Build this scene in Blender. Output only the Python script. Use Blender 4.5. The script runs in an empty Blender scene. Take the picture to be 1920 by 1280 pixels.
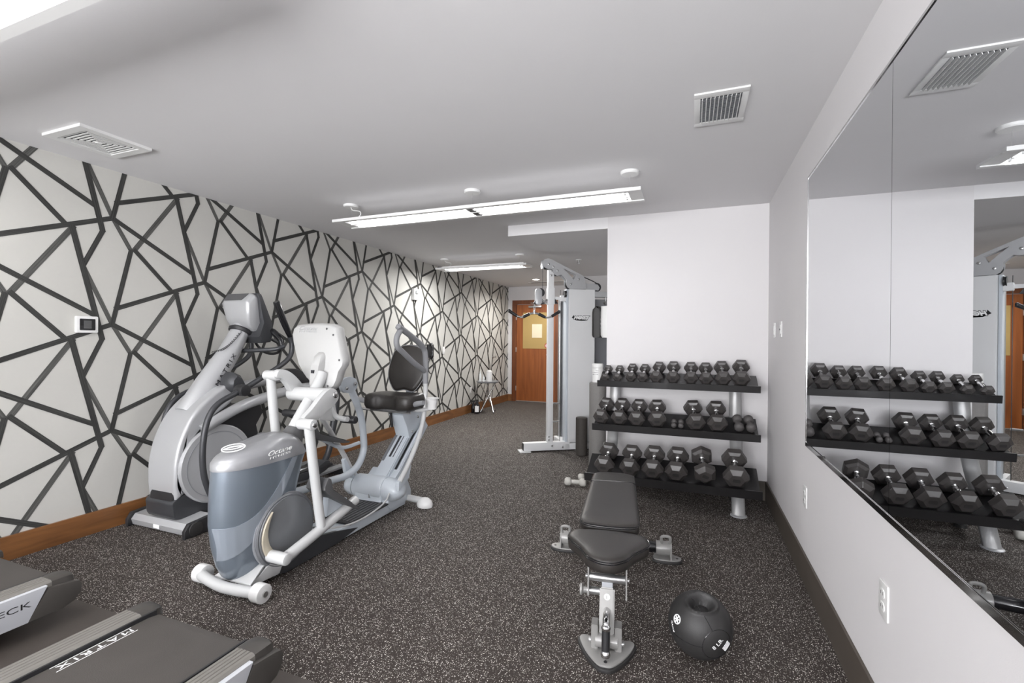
import bpy, bmesh, math, random
from mathutils import Vector, Matrix
random.seed(7)
S = bpy.context.scene
C = bpy.context.scene.collection
PI = math.pi
# ------------------------------------------------------------------ camera
yaw, pitch, roll = .3687, -.0028, .0076
F_ = Vector((-math.sin(yaw)*math.cos(pitch), math.cos(yaw)*math.cos(pitch), math.sin(pitch)))
R0 = Vector((math.cos(yaw), math.sin(yaw), 0)); U0 = R0.cross(F_)
R_ = R0*math.cos(roll)+U0*math.sin(roll); U_ = -R0*math.sin(roll)+U0*math.cos(roll)
cam = bpy.data.objects.new('camera', bpy.data.cameras.new('camera')); C.objects.link(cam)
cam.matrix_world = Matrix(((R_.x,U_.x,-F_.x,0),(R_.y,U_.y,-F_.y,0),(R_.z,U_.z,-F_.z,1.3),(0,0,0,1)))
cam.data.sensor_width = 36; cam.data.lens = 874.02/1920*36; cam.data.clip_start = .03
S.camera = cam
# ------------------------------------------------------------------ world, light, exposure
S.view_settings.view_transform = 'Standard'; S.view_settings.look = 'None'
S.view_settings.gamma = 1; S.view_settings.use_curve_mapping = False
S.view_settings.exposure = 0.40
S.cycles.diffuse_bounces = 10; S.cycles.max_bounces = 14; S.cycles.glossy_bounces = 6
W = bpy.data.worlds.new('daylight'); S.world = W; W.use_nodes = True
W.node_tree.nodes['Background'].inputs[0].default_value = (.80, .88, 1, 1)
W.node_tree.nodes['Background'].inputs[1].default_value = 1.2
def area(name, loc, rot, sx, sy, e, col=(1,1,1)):
    l = bpy.data.lights.new(name, 'AREA'); l.shape = 'RECTANGLE'; l.size = sx; l.size_y = sy
    l.energy = e; l.color = col
    o = bpy.data.objects.new(name, l); C.objects.link(o); o.location = loc; o.rotation_euler = rot
    return o
# daylight entering by the three windows of the rear wall, behind the camera
for wx in (-2.9, -1.35, .0-.15):
    area('window_daylight', (wx, -2.82, 1.30), (math.radians(142), 0, 0), 1.1, 1.5, 150, (.985,.985,1))
def spot(name, loc, e, size=2.2, col=(1,.93,.84), r=.05):
    l = bpy.data.lights.new(name, 'SPOT'); l.energy = e; l.spot_size = size; l.spot_blend = .6; l.shadow_soft_size = r; l.color = col
    o = bpy.data.objects.new(name, l); C.objects.link(o); o.location = loc; return o

# ------------------------------------------------------------------ materials
def lin(c):
    if isinstance(c, (int, float)): c = (c, c, c)
    return tuple(((x/255+.055)/1.055)**2.4 if x > 10 else x/255/12.92 for x in c)
def mat(name, c, rough=.5, metal=0, bump=0, bscale=200, var=.04, vscale=6, coat=0, spec=.5):
    m = bpy.data.materials.new(name); m.use_nodes = True; nt = m.node_tree; n = nt.nodes; L = nt.links
    b = n['Principled BSDF']; col = lin(c)
    b.inputs['Roughness'].default_value = rough; b.inputs['Metallic'].default_value = metal
    b.inputs['Coat Weight'].default_value = coat; b.inputs['Specular IOR Level'].default_value = spec
    tc = n.new('ShaderNodeTexCoord')
    nz = n.new('ShaderNodeTexNoise'); nz.inputs['Scale'].default_value = vscale; nz.inputs['Detail'].default_value = 4
    L.new(tc.outputs['Object'], nz.inputs['Vector'])
    mx = n.new('ShaderNodeMix'); mx.data_type = 'RGBA'
    mx.inputs[6].default_value = tuple(x*(1-var) for x in col)+(1,); mx.inputs[7].default_value = tuple(min(1, x*(1+var)) for x in col)+(1,)
    L.new(nz.outputs[0], mx.inputs[0]); L.new(mx.outputs[2], b.inputs['Base Color'])
    if bump:
        n2 = n.new('ShaderNodeTexNoise'); n2.inputs['Scale'].default_value = bscale; L.new(tc.outputs['Object'], n2.inputs['Vector'])
        bp = n.new('ShaderNodeBump'); bp.inputs['Strength'].default_value = bump; bp.inputs['Distance'].default_value = .002
        L.new(n2.outputs[0], bp.inputs['Height']); L.new(bp.outputs[0], b.inputs['Normal'])
    return m
def emit(name, c, s):
    m = bpy.data.materials.new(name); m.use_nodes = True; b = m.node_tree.nodes['Principled BSDF']
    b.inputs['Base Color'].default_value = lin(c)+(1,)
    b.inputs['Emission Color'].default_value = lin(c)+(1,); b.inputs['Emission Strength'].default_value = s
    return m
M = {}
M['ceil'] = mat('ceiling_paint', (213,212,213), .9, bump=.1, bscale=300, var=.01)
M['wall'] = mat('wall_paint', (206,204,205), .75, bump=.12, bscale=350, var=.01)
M['paper'] = mat('wallpaper_grey', (187,186,181), .8, bump=.1, bscale=500, var=.02, vscale=40)
M['white'] = mat('white_plastic', (216,216,215), .4, var=.01)
M['conwhite'] = mat('console_white_plastic', (172,172,171), .4, var=.01)
M['whitemetal'] = mat('white_powder_coat', (188,189,189), .35, var=.01, coat=.3)
M['palemetal'] = mat('pale_grey_powder_coat', (192,199,206), .35, var=.02, coat=.3)
M['silver'] = mat('silver_paint', (176,177,179), .36, .25, var=.02, coat=.3)
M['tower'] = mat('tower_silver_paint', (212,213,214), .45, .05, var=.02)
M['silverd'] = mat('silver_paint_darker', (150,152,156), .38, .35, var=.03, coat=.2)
M['steel'] = mat('brushed_steel', (190,190,190), .3, .9, var=.06, vscale=20)
M['chrome'] = mat('chrome', (225,225,225), .08, 1, var=.02)
M['alu'] = mat('aluminium_extrusion', (160,158,154), .42, .6, var=.05, vscale=25)
M['black'] = mat('black_plastic', (38,38,40), .4, var=.08)
M['blackg'] = mat('black_gloss', (22,22,25), .18, var=.08, coat=.4)
M['rubber'] = mat('black_rubber', (42,41,41), .55, bump=.2, bscale=400, var=.1)
M['hex'] = mat('hex_rubber', (62,59,58), .34, bump=.12, bscale=300, var=.12)
M['leather'] = mat('black_leatherette', (45,42,40), .36, bump=.25, bscale=600, var=.12)
M['shelf'] = mat('black_powder_coat_shelf', (26,25,26), .3, var=.1, coat=.3)
M['benchs'] = mat('bench_silver_paint', (142,141,139), .4, .2, var=.02, coat=.2)
M['benchp'] = mat('rack_post_paint', (160,160,160), .35, .3, var=.02, coat=.2)
M['charcoal'] = mat('charcoal_metal', (66,67,70), .4, .3, var=.05)
M['greyplastic'] = mat('dark_grey_plastic', (84,84,85), .45, var=.05)
M['body'] = mat('elliptical_body_blue_grey', (112,121,131), .3, .35, var=.03, coat=.5)
M['bodyd'] = mat('elliptical_body_dark_grey', (122,124,128), .36, .3, var=.03, coat=.3)
M['bodyl'] = mat('elliptical_body_light_band', (150,158,168), .12, .3, var=.02, coat=1)
M['lid'] = mat('elliptical_lid_silver', (158,159,162), .35, .4, var=.03, coat=.3)
M['gripgrey'] = mat('grey_foam_grip', (130,131,134), .6, var=.04)
M['beige'] = mat('crank_beige', (188,180,162), .4, .3, var=.03)
M['tread'] = mat('treadmill_belt', (70,66,63), .6, bump=.3, bscale=300, var=.12, vscale=9)
M['rail'] = mat('treadmill_rail_grey', (118,115,110), .45, .1, var=.05)
M['cap'] = mat('treadmill_end_cap', (66,63,60), .42, var=.05)
M['matr'] = mat('rubber_floor_mat', (70,64,60), .6, bump=.15, var=.14, vscale=8)
M['ink'] = mat('black_print', (30,30,32), .5)
M['inkw'] = mat('white_print', (240,240,240), .5)
M['inkg'] = mat('grey_print', (110,112,116), .5)
M['paperw'] = mat('notice_paper', (214,204,178), .7)
M['kraft'] = mat('door_poster_tan', (166,140,86), .7, var=.03)
M['red'] = mat('red_sticker', (170,40,30), .5)
M['roller'] = mat('foam_roller_black', (58,54,50), .7, bump=.4, bscale=120, var=.2, vscale=60)
M['rollerg'] = mat('foam_roller_grey', (118,116,114), .7, bump=.3, bscale=150, var=.12, vscale=80)
M['neo'] = mat('neoprene_grey', (76,73,73), .6, var=.08)
M['neow'] = mat('neoprene_pale', (176,174,168), .5, var=.05)
M['glossp'] = mat('bottle_clear_plastic', (222,226,226), .1, coat=1)
M['lamp'] = emit('fluorescent_tube', (255,254,252), 7)
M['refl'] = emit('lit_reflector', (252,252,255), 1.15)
M['down'] = emit('downlight_lens', (255,250,238), 18)
M['mirror'] = mat('mirror_silver', (232,234,236), .0, 1, var=0)
M['darkvoid'] = mat('opening_shade_dark', (40,40,44), .8)  # shade painted in for openings: vents, outlet slots, console socket
M['skirt'] = mat('treadmill_skirt_silver', (196,198,203), .4, .2, var=.02)
M['baser'] = mat('vinyl_base_brown', (74,67,60), .5, var=.15, vscale=9)
M['panelgrey'] = mat('stand_in_panel_grey', (60,64,68), .3, var=.05)

def wood(name, c1, c2, sc=(1,1,1), dist=3):
    m = bpy.data.materials.new(name); m.use_nodes = True; nt = m.node_tree; n = nt.nodes; L = nt.links; b = n['Principled BSDF']
    tc = n.new('ShaderNodeTexCoord'); mp = n.new('ShaderNodeMapping'); mp.inputs['Scale'].default_value = sc
    L.new(tc.outputs['Object'], mp.inputs[0])
    nz = n.new('ShaderNodeTexNoise'); nz.inputs['Scale'].default_value = 3; nz.inputs['Detail'].default_value = 8; nz.inputs['Distortion'].default_value = dist
    L.new(mp.outputs[0], nz.inputs['Vector'])
    r = n.new('ShaderNodeValToRGB'); r.color_ramp.elements[0].position = .3; r.color_ramp.elements[1].position = .7
    r.color_ramp.elements[0].color = lin(c1)+(1,); r.color_ramp.elements[1].color = lin(c2)+(1,)
    L.new(nz.outputs[0], r.inputs[0]); L.new(r.outputs[0], b.inputs['Base Color']); b.inputs['Roughness'].default_value = .38
    return m
M['door'] = wood('door_cherry_veneer', (120,64,26), (150,86,40), (5,5,.35), .6)
M['frame'] = wood('door_frame_wood', (92,50,26), (116,66,34), (6,6,.6), .5)
M['basel'] = wood('wood_baseboard', (104,68,40), (136,92,54), (4,.7,6), 1.2)

def floor_mat():
    m = bpy.data.materials.new('speckled_rubber_floor'); m.use_nodes = True; nt = m.node_tree; n = nt.nodes; L = nt.links; b = n['Principled BSDF']
    tc = n.new('ShaderNodeTexCoord')
    dn = n.new('ShaderNodeTexNoise'); dn.inputs['Scale'].default_value = 260; dn.inputs['Detail'].default_value = 1
    L.new(tc.outputs['Object'], dn.inputs['Vector'])
    sub = n.new('ShaderNodeVectorMath'); sub.operation = 'SUBTRACT'; sub.inputs[1].default_value = (.5,.5,.5); L.new(dn.outputs['Color'], sub.inputs[0])
    scl = n.new('ShaderNodeVectorMath'); scl.operation = 'SCALE'; scl.inputs['Scale'].default_value = .006; L.new(sub.outputs[0], scl.inputs[0])
    add = n.new('ShaderNodeVectorMath'); L.new(tc.outputs['Object'], add.inputs[0]); L.new(scl.outputs[0], add.inputs[1])
    def speck(scale, rad, keep):
        v = n.new('ShaderNodeTexVoronoi'); v.voronoi_dimensions = '2D'; v.inputs['Scale'].default_value = scale; L.new(add.outputs[0], v.inputs['Vector'])
        sp = n.new('ShaderNodeSeparateColor'); L.new(v.outputs['Color'], sp.inputs[0])
        mu = n.new('ShaderNodeMath'); mu.operation = 'MULTIPLY'; mu.inputs[1].default_value = rad; L.new(sp.outputs[1], mu.inputs[0])
        lt = n.new('ShaderNodeMath'); lt.operation = 'LESS_THAN'; L.new(v.outputs['Distance'], lt.inputs[0]); L.new(mu.outputs[0], lt.inputs[1])
        k = n.new('ShaderNodeMath'); k.operation = 'LESS_THAN'; k.inputs[1].default_value = keep; L.new(sp.outputs[0], k.inputs[0])
        a = n.new('ShaderNodeMath'); a.operation = 'MULTIPLY'; L.new(lt.outputs[0], a.inputs[0]); L.new(k.outputs[0], a.inputs[1])
        return a
    a = speck(118, .28, .50); c = speck(205, .27, .45)
    mx = n.new('ShaderNodeMath'); mx.operation = 'MAXIMUM'; L.new(a.outputs[0], mx.inputs[0]); L.new(c.outputs[0], mx.inputs[1])
    big = n.new('ShaderNodeTexNoise'); big.inputs['Scale'].default_value = 1.4; big.inputs['Detail'].default_value = 3; L.new(tc.outputs['Object'], big.inputs['Vector'])
    base = n.new('ShaderNodeMix'); base.data_type = 'RGBA'; L.new(big.outputs[0], base.inputs[0])
    base.inputs[6].default_value = lin((46,40,37))+(1,); base.inputs[7].default_value = lin((57,50,46))+(1,)
    col = n.new('ShaderNodeMix'); col.data_type = 'RGBA'; L.new(mx.outputs[0], col.inputs[0]); L.new(base.outputs[2], col.inputs[6])
    col.inputs[7].default_value = lin((218,213,206))+(1,)
    L.new(col.outputs[2], b.inputs['Base Color']); b.inputs['Roughness'].default_value = .8; b.inputs['Specular IOR Level'].default_value = .3
    bp = n.new('ShaderNodeBump'); bp.inputs['Strength'].default_value = .15; bp.inputs['Distance'].default_value = .001
    L.new(dn.outputs[0], bp.inputs['Height']); L.new(bp.outputs[0], b.inputs['Normal'])
    return m
M['floor'] = floor_mat()
def stroke_mat(name, c1, c2):
    m = bpy.data.materials.new(name); m.use_nodes = True; nt = m.node_tree; n = nt.nodes; L = nt.links; b = n['Principled BSDF']
    uv = n.new('ShaderNodeUVMap'); mp = n.new('ShaderNodeMapping'); mp.inputs['Scale'].default_value = (3, 260, 1); L.new(uv.outputs[0], mp.inputs[0])
    nz = n.new('ShaderNodeTexNoise'); nz.inputs['Scale'].default_value = 1; nz.inputs['Detail'].default_value = 3; L.new(mp.outputs[0], nz.inputs['Vector'])
    r = n.new('ShaderNodeValToRGB'); r.color_ramp.elements[0].position = .35; r.color_ramp.elements[1].position = .7
    r.color_ramp.elements[0].color = lin(c1)+(1,); r.color_ramp.elements[1].color = lin(c2)+(1,)
    L.new(nz.outputs[0], r.inputs[0]); L.new(r.outputs[0], b.inputs['Base Color']); b.inputs['Roughness'].default_value = .7
    return m
M['stroke'] = stroke_mat('wallpaper_brush_black', (34,34,33), (66,66,64))
M['strokel'] = stroke_mat('wallpaper_brush_grey', (56,56,54), (98,98,95))

# ------------------------------------------------------------------ builders
OFF = {}
def finish(bm, name, m, smooth=True, ang=35):
    bmesh.ops.recalc_face_normals(bm, faces=bm.faces)
    me = bpy.data.meshes.new(name); bm.to_mesh(me); bm.free()
    for mm in (m if isinstance(m, (list, tuple)) else [m]): me.materials.append(mm)
    if smooth:
        me.polygons.foreach_set('use_smooth', [True]*len(me.polygons)); me.set_sharp_from_angle(angle=math.radians(ang))
    return me
def obj(name, bm, m, parent=None, label=None, smooth=True, ang=35):
    off = OFF.get(parent.name) if parent else None
    if off: bmesh.ops.translate(bm, verts=bm.verts, vec=-Vector(off))
    me = finish(bm, name, m, smooth, ang)
    o = bpy.data.objects.new(name, me); C.objects.link(o)
    if parent:
        o.parent = parent
        if off: OFF[o.name] = off
    if label: o['label'] = label
    return o
def thing(name, label, cat, loc=(0,0,0), group=None, world=True):
    o = bpy.data.objects.new(name, None); C.objects.link(o); o.location = loc; o.empty_display_size = .1
    o['label'] = label; o['category'] = cat
    if group: o['group'] = group
    if world: OFF[o.name] = tuple(loc)
    return o
def tag(o, label, cat, group=None):
    o['label'] = label; o['category'] = cat
    if group: o['group'] = group
    return o
def struct(name, bm, m, smooth=False):
    o = obj(name, bm, m, smooth=smooth); o['kind'] = 'structure'; return o
def dup(root, loc, rot, label, group=None):
    r = root.copy(); C.objects.link(r); r.location = loc; r.rotation_euler = rot; r['label'] = label
    if group: r['group'] = group
    for ch in list(root.children):
        c = ch.copy(); C.objects.link(c); c.parent = r
        for g in ch.children:
            d = g.copy(); C.objects.link(d); d.parent = c
    return r
def B(): return bmesh.new()
def box(bm, lo, hi, bev=0, mi=0):
    lo, hi = Vector(lo), Vector(hi)
    r = bmesh.ops.create_cube(bm, size=1); vs = r['verts']
    for v in vs: v.co = Vector((lo[i]+(v.co[i]+.5)*(hi[i]-lo[i]) for i in range(3)))
    fs = {f for v in vs for f in v.link_faces}
    for f in fs: f.material_index = mi
    if bev:
        es = {e for v in vs for e in v.link_edges}
        bmesh.ops.bevel(bm, geom=list(es), offset=bev, segments=2, affect='EDGES', profile=.6)
    return bm
def bar(bm, a, b, w, h, up=(0,0,1), bev=0):
    """rectangular bar from a to b, w across, h along up"""
    a, b = Vector(a), Vector(b); d = (b-a).normalized(); s = d.cross(Vector(up)).normalized(); u = s.cross(d)
    vs = [bm.verts.new(p+s*x*w/2+u*y*h/2) for p in (a,b) for x,y in ((-1,-1),(1,-1),(1,1),(-1,1))]
    fs = [(3,2,1,0),(4,5,6,7),(0,1,5,4),(1,2,6,5),(2,3,7,6),(3,0,4,7)]
    F = [bm.faces.new([vs[i] for i in f]) for f in fs]
    if bev: bmesh.ops.bevel(bm, geom=list({e for f in F for e in f.edges}), offset=bev, segments=2, affect='EDGES')
    return bm
def smooth_path(pts, n=6, closed=False):
    P = [Vector(p) for p in pts]; out = []; N = len(P)
    for i in range(N if closed else N-1):
        p0 = P[(i-1) % N] if (closed or i > 0) else P[0]*2-P[1]
        p1 = P[i]; p2 = P[(i+1) % N]; p3 = P[(i+2) % N] if (closed or i+2 < N) else P[-1]*2-P[-2]
        for k in range(n):
            t = k/n
            out.append(.5*((2*p1)+(-p0+p2)*t+(2*p0-5*p1+4*p2-p3)*t*t+(-p0+3*p1-3*p2+p3)*t**3))
    if not closed: out.append(P[-1])
    return out
def tube(bm, pts, r, seg=14, n=6, sm=True, flat=1.0, caps=True, rx=None):
    """swept round (or oval) tube; r a number or one per control point"""
    P = smooth_path(pts, n) if sm and len(pts) > 2 else [Vector(p) for p in pts]
    if isinstance(r, (list, tuple)):
        R = smooth_path([Vector((x,0,0)) for x in r], n) if sm and len(pts) > 2 else [Vector((x,0,0)) for x in r]
        R = [q.x for q in R]
    else: R = [r]*len(P)
    rings = []; prev = None
    for i, p in enumerate(P):
        d = (P[min(i+1, len(P)-1)]-P[max(i-1, 0)]).normalized()
        if prev is None:
            a = Vector(rx) if rx else (Vector((0,0,1)) if abs(d.z) < .9 else Vector((1,0,0)))
            s = (a-d*a.dot(d)).normalized()
        else: s = (prev-d*prev.dot(d)).normalized()
        prev = s; u = d.cross(s)
        rings.append([bm.verts.new(p+s*math.cos(2*PI*k/seg)*R[i]+u*math.sin(2*PI*k/seg)*R[i]*flat) for k in range(seg)])
    for a, b in zip(rings, rings[1:]):
        for k in range(seg): bm.faces.new((a[k], a[(k+1) % seg], b[(k+1) % seg], b[k]))
    if caps: bm.faces.new(rings[0][::-1]); bm.faces.new(rings[-1])
    return bm
def cyl(bm, a, b, r, r2=None, seg=28, bev=0):
    a, b = Vector(a), Vector(b)
    if r2 is None: r2 = r
    if bev:
        d = (b-a).normalized()
        return tube(bm, [a, a+d*bev*.3, a+d*bev, b-d*bev, b-d*bev*.3, b], [r-bev, r-bev*.3, r, r2, r2-bev*.3, r2-bev], seg, sm=False)
    return tube(bm, [a, b], [r, r2], seg, sm=False)
def prism(bm, poly, vec, bev=0, seg=2):
    """closed 3D polygon extruded by vec"""
    v = [bm.verts.new(p) for p in poly]; f = bm.faces.new(v)
    r = bmesh.ops.extrude_face_region(bm, geom=[f]); nv = [x for x in r['geom'] if isinstance(x, bmesh.types.BMVert)]
    bmesh.ops.translate(bm, verts=nv, vec=vec)
    if bev:
        nf = {x for x in v} | set(nv)
        cap = [e for q in nf for e in q.link_edges if all(w in v for w in e.verts) or all(w in nv for w in e.verts)]
        bmesh.ops.bevel(bm, geom=list(set(cap)), offset=bev, segments=seg, affect='EDGES', profile=.6)
    return bm
def yz(pts, x): return [Vector((x, p[0], p[1])) for p in pts]
def xz(pts, y): return [Vector((p[0], y, p[1])) for p in pts]
def xy(pts, z): return [Vector((p[0], p[1], z)) for p in pts]
def rpoly(pts, n=5): return [tuple(p[:2]) for p in smooth_path([(p[0], p[1], 0) for p in pts], n, True)]
def rect(cx, cy, w, h): return [(cx-w/2,cy-h/2),(cx+w/2,cy-h/2),(cx+w/2,cy+h/2),(cx-w/2,cy+h/2)]
def rrect(cx, cy, w, h, r, n=4):
    out = []
    for sx, sy, a0 in ((1,1,0),(-1,1,90),(-1,-1,180),(1,-1,270)):
        for k in range(n+1):
            a = math.radians(a0+90*k/n); out.append((cx+sx*(w/2-r)+math.cos(a)*r, cy+sy*(h/2-r)+math.sin(a)*r))
    return out
def loft(bm, rings, cap=True):
    V = [[bm.verts.new(p) for p in r] for r in rings]; n = len(V[0])
    for a, b in zip(V, V[1:]):
        for k in range(n): bm.faces.new((a[k], a[(k+1) % n], b[(k+1) % n], b[k]))
    if cap: bm.faces.new(V[0][::-1]); bm.faces.new(V[-1])
    return bm
def lathe(bm, prof, origin=(0,0,0), axis='Z', seg=28):
    """prof: list of (radius, height)"""
    o = Vector(origin)
    def pt(r, h, a):
        c, s = math.cos(a)*r, math.sin(a)*r
        return o+(Vector((c,s,h)) if axis == 'Z' else Vector((c,h,s)) if axis == 'Y' else Vector((h,c,s)))
    ring = prof[0][0] > .002 and prof[-1][0] > .002
    if ring: prof = list(prof)+[prof[0]]
    return loft(bm, [[pt(max(r,1e-4), h, 2*PI*k/seg) for k in range(seg)] for r, h in prof], cap=not ring)
def text(name, s, o, xd, yd, h, m, parent, width=None, depth=.0006, bold=0, font_shear=0, fn=None, space=1):
    """lettering: o lower left corner, xd reading direction, yd up, h capital height"""
    cu = bpy.data.curves.new('lettering', 'FONT'); cu.body = s; cu.size = 1; cu.extrude = .0; cu.offset = bold; cu.shear = font_shear; cu.space_character = space
    t = bpy.data.objects.new('lettering', cu); C.objects.link(t)
    dg = bpy.context.evaluated_depsgraph_get(); me = bpy.data.meshes.new_from_object(t.evaluated_get(dg))
    bpy.data.objects.remove(t)
    bm = B(); bm.from_mesh(me); bpy.data.meshes.remove(me)
    x0 = min(v.co.x for v in bm.verts); x1 = max(v.co.x for v in bm.verts); y0 = min(v.co.y for v in bm.verts); y1 = max(v.co.y for v in bm.verts)
    xd = Vector(xd).normalized(); yd = Vector(yd).normalized(); nn = xd.cross(yd)
    sy = h/(y1-y0); sx = (width/(x1-x0)) if width else sy
    r = bmesh.ops.extrude_face_region(bm, geom=bm.faces[:])
    top = {v for v in r['geom'] if isinstance(v, bmesh.types.BMVert)}
    o = Vector(o)
    for v in bm.verts:
        z = depth if v in top else 0
        v.co = o+xd*(v.co.x-x0)*sx+yd*(v.co.y-y0)*sy+nn*z
        if fn: v.co = fn(v.co)
    return obj(name, bm, m, parent, smooth=False)

# ================================================================== THE SETTING
XL, XR, H, YB, YF, YR = -3.70, .582, 2.438, 4.32, 9.34, -2.9
HS = 2.334; XS = -1.72; XC = -.733; YA = 7.4
struct('floor', box(B(), (XL-.1, YR-.1, -.1), (XR+.1, YF+.1, 0)), M['floor'])
struct('ceiling', box(B(), (XL-.1, YR-.1, H), (XR+.1, YF+.1, H+.1)), M['ceil'])
b = B(); box(b, (XS, YB, HS), (XC, YA+.02, H+.01)); struct('ceiling_soffit', b, [M['ceil']])
struct('wall_right', box(B(), (XR, YR-.1, 0), (XR+.12, YB+.1, H)), M['wall'])
struct('wall_back', box(B(), (XC, YB, 0), (XR, YB+.12, H)), M['wall'])
struct('wall_alcove', box(B(), (XC, YB+.12, 0), (XC+.12, YA+.1, H)), M['wall'])
b = B(); box(b, (XS-.02, YA, 0), (XC, YA+.1, H)); box(b, (XS-.02, YA+.1, 0), (XS+.1, YF, H)); struct('wall_alcove_back', b, M['wall'])
b = B(); box(b, (XL-.1, YF, 0), (-3.59, YF+.1, H)); box(b, (-3.59, YF, 2.14), (XS, YF+.1, H)); box(b, (-2.02, YF, 0), (XS, YF+.1, H))
struct('wall_far', b, M['wall'])
# rear wall with three windows behind the camera
b = B(); wins = [(-3.5,-2.3), (-1.95,-.75), (-.75+.0,-.75), ]
wins = [(-3.5,-2.3), (-1.95,-.75), (-.45,.45)]
xs = [XL-.1]+[v for w in wins for v in w]+[XR+.1]
for i in range(0, 8, 2): box(b, (xs[i], YR-.1, 0), (xs[i+1], YR, H))
for w in wins: box(b, (w[0], YR-.1, 0), (w[1], YR, .55)); box(b, (w[0], YR-.1, 2.15), (w[1], YR, H))
struct('wall_rear', b, M['wall'])
for i, w in enumerate(wins):
    b = B()
    for x in (w[0]+.02, (w[0]+w[1])/2, w[1]-.02): box(b, (x-.02, YR-.07, .55), (x+.02, YR-.03, 2.15))
    for z in (.57, 1.08, 1.62, 2.13): box(b, (w[0], YR-.065, z-.018), (w[1], YR-.035, z+.018))
    struct('window_%d' % (i+1), b, M['white'])
# papered left wall: plaster plane plus the brushed line pattern, one mesh
def wallpaper():
    bm = B(); box(bm, (XL-.12, YR-.1, 0), (XL, YF+.1, H))
    uvl = bm.loops.layers.uv.new('UVMap')
    segs = [((0,0),(-.627,-.255),0,.031), ((0,0),(.112,-.202),1,.028), ((.112,-.202),(0,-.7245),0,.030), ((0,0),(.548,-.306),0,.031),
            ((-.225,-.10),(-.058,-.8245),0,.034), ((-.058,-.1),(-.165,-.3475),0,.030), ((-.165,.377),(0,0),1,.028),
            ((-.511,.169),(-.25,-.105),0,.030), ((-.511,.169),(-.216,.62),1,.033)]
    lo, hi = (YR, .13), (YF, H)
    def clip(poly):
        for ax, v, sgn in ((0,lo[0],1),(0,hi[0],-1),(1,lo[1],1),(1,hi[1],-1)):
            out = []
            for i in range(len(poly)):
                a, c = poly[i-1], poly[i]; da, dc = (a[ax]-v)*sgn, (c[ax]-v)*sgn
                if da*dc < 0: t = da/(da-dc); out.append(tuple(a[k]+(c[k]-a[k])*t for k in range(4)))
                if dc >= 0: out.append(c)
            poly = out
            if len(poly) < 3: return []
        return poly
    for i in range(-9, 14):
        for j in range(-9, 14):
            hy, hz = 1.987+.6455*i, 2.112-.3622*i+.7245*j
            if hz < -.8 or hz > 3.6: continue
            for k, (p, q, mi, w) in enumerate(segs):
                a = Vector((hy+p[0], hz+p[1])); c = Vector((hy+q[0], hz+q[1])); d = (c-a); ln = d.length; d.normalize(); s = Vector((-d.y, d.x))*w/2
                a2, c2 = a-d*.008, c+d*.008
                poly = [(a2.x-s.x, a2.y-s.y, 0, 0), (c2.x-s.x, c2.y-s.y, ln, 0), (c2.x+s.x, c2.y+s.y, ln, w), (a2.x+s.x, a2.y+s.y, 0, w)]
                poly = clip(poly)
                if len(poly) < 3: continue
                x = XL+.0004+.00012*((k*5+3) % 9)+(0 if mi else .0011)
                f = bm.faces.new([bm.verts.new((x, y, z)) for y, z, u, v in poly]); f.material_index = 1+mi
                for l, (y, z, u, v) in zip(f.loops, poly): l[uvl].uv = (u+hy, v+hz)
                f.normal_update()
                if f.normal.x < 0: f.normal_flip()
    me = bpy.data.meshes.new('wall_left'); bm.to_mesh(me); bm.free()
    for m in ('paper', 'stroke', 'strokel'): me.materials.append(M[m])
    o = bpy.data.objects.new('wall_left', me); C.objects.link(o); o['kind'] = 'structure'
wallpaper()
b = B(); box(b, (XL, YR, 0), (XL+.016, YF, .142)); box(b, (XL, YF-.016, 0), (-3.59, YF, .142)); struct('baseboard_left', b, M['basel'])
b = B(); box(b, (XR-.012, YR, 0), (XR, YB, .158), .003); struct('baseboard_right', b, M['baser'])
b = B(); box(b, (XC, YB-.012, 0), (XR-.012, YB, .158), .003); struct('baseboard_back', b, M['baser'])
b = B(); box(b, (XC-.012, YB-.012, 0), (XC, YA, .158), .003); struct('baseboard_alcove', b, M['baser'])
# door at the far end
d1 = obj('door_1', box(B(), (-3.50, YF-.01, .01), (-2.65, YF+.035, 2.055)), M['door']); d1['kind'] = 'structure'
b = B(); box(b, (-3.595, YF-.03, 0), (-3.505, YF+.06, 2.15)); box(b, (-2.645, YF-.03, 0), (-2.56, YF+.06, 2.15)); box(b, (-3.505, YF-.03, 2.06), (-2.645, YF+.06, 2.15))
obj('door_frame', b, M['frame'], d1, smooth=False)
obj('kick_strip', box(B(), (-3.50, YF-.016, .004), (-2.65, YF-.01, .02)), M['alu'], d1)
for z in (.28, 1.10, 1.78): obj('hinge', box(B(), (-3.512, YF-.036, z-.05), (-3.496, YF-.009, z+.05), .002), M['steel'], d1)
b = B(); box(b, (-3.22, YF-.06, 1.99), (-2.94, YF-.012, 2.03), .004); obj('door_closer', b, M['steel'], d1)
b = B(); bar(b, (-3.08, YF-.055, 2.045), (-3.12, YF-.2, 2.075), .02, .01); bar(b, (-3.12, YF-.2, 2.075), (-2.98, YF-.03, 2.10), .02, .01); cyl(b, (-3.08, YF-.055, 2.02), (-3.08, YF-.055, 2.055), .018); obj('closer_arm', b, M['steel'], d1)
b = B(); cyl(b, (-2.72, YF-.012, 1.0), (-2.72, YF-.06, 1.0), .012); cyl(b, (-2.73, YF-.06, 1.0), (-2.82, YF-.06, 1.0), .011); obj('lever_handle', b, M['steel'], d1)
d2 = obj('dark_panel', box(B(), (-2.50, YF-.01, .01), (-2.07, YF+.03, 2.06)), M['panelgrey']); d2['kind'] = 'structure'  # grey stand-in panel for an unidentified dark area, not a known door
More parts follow.
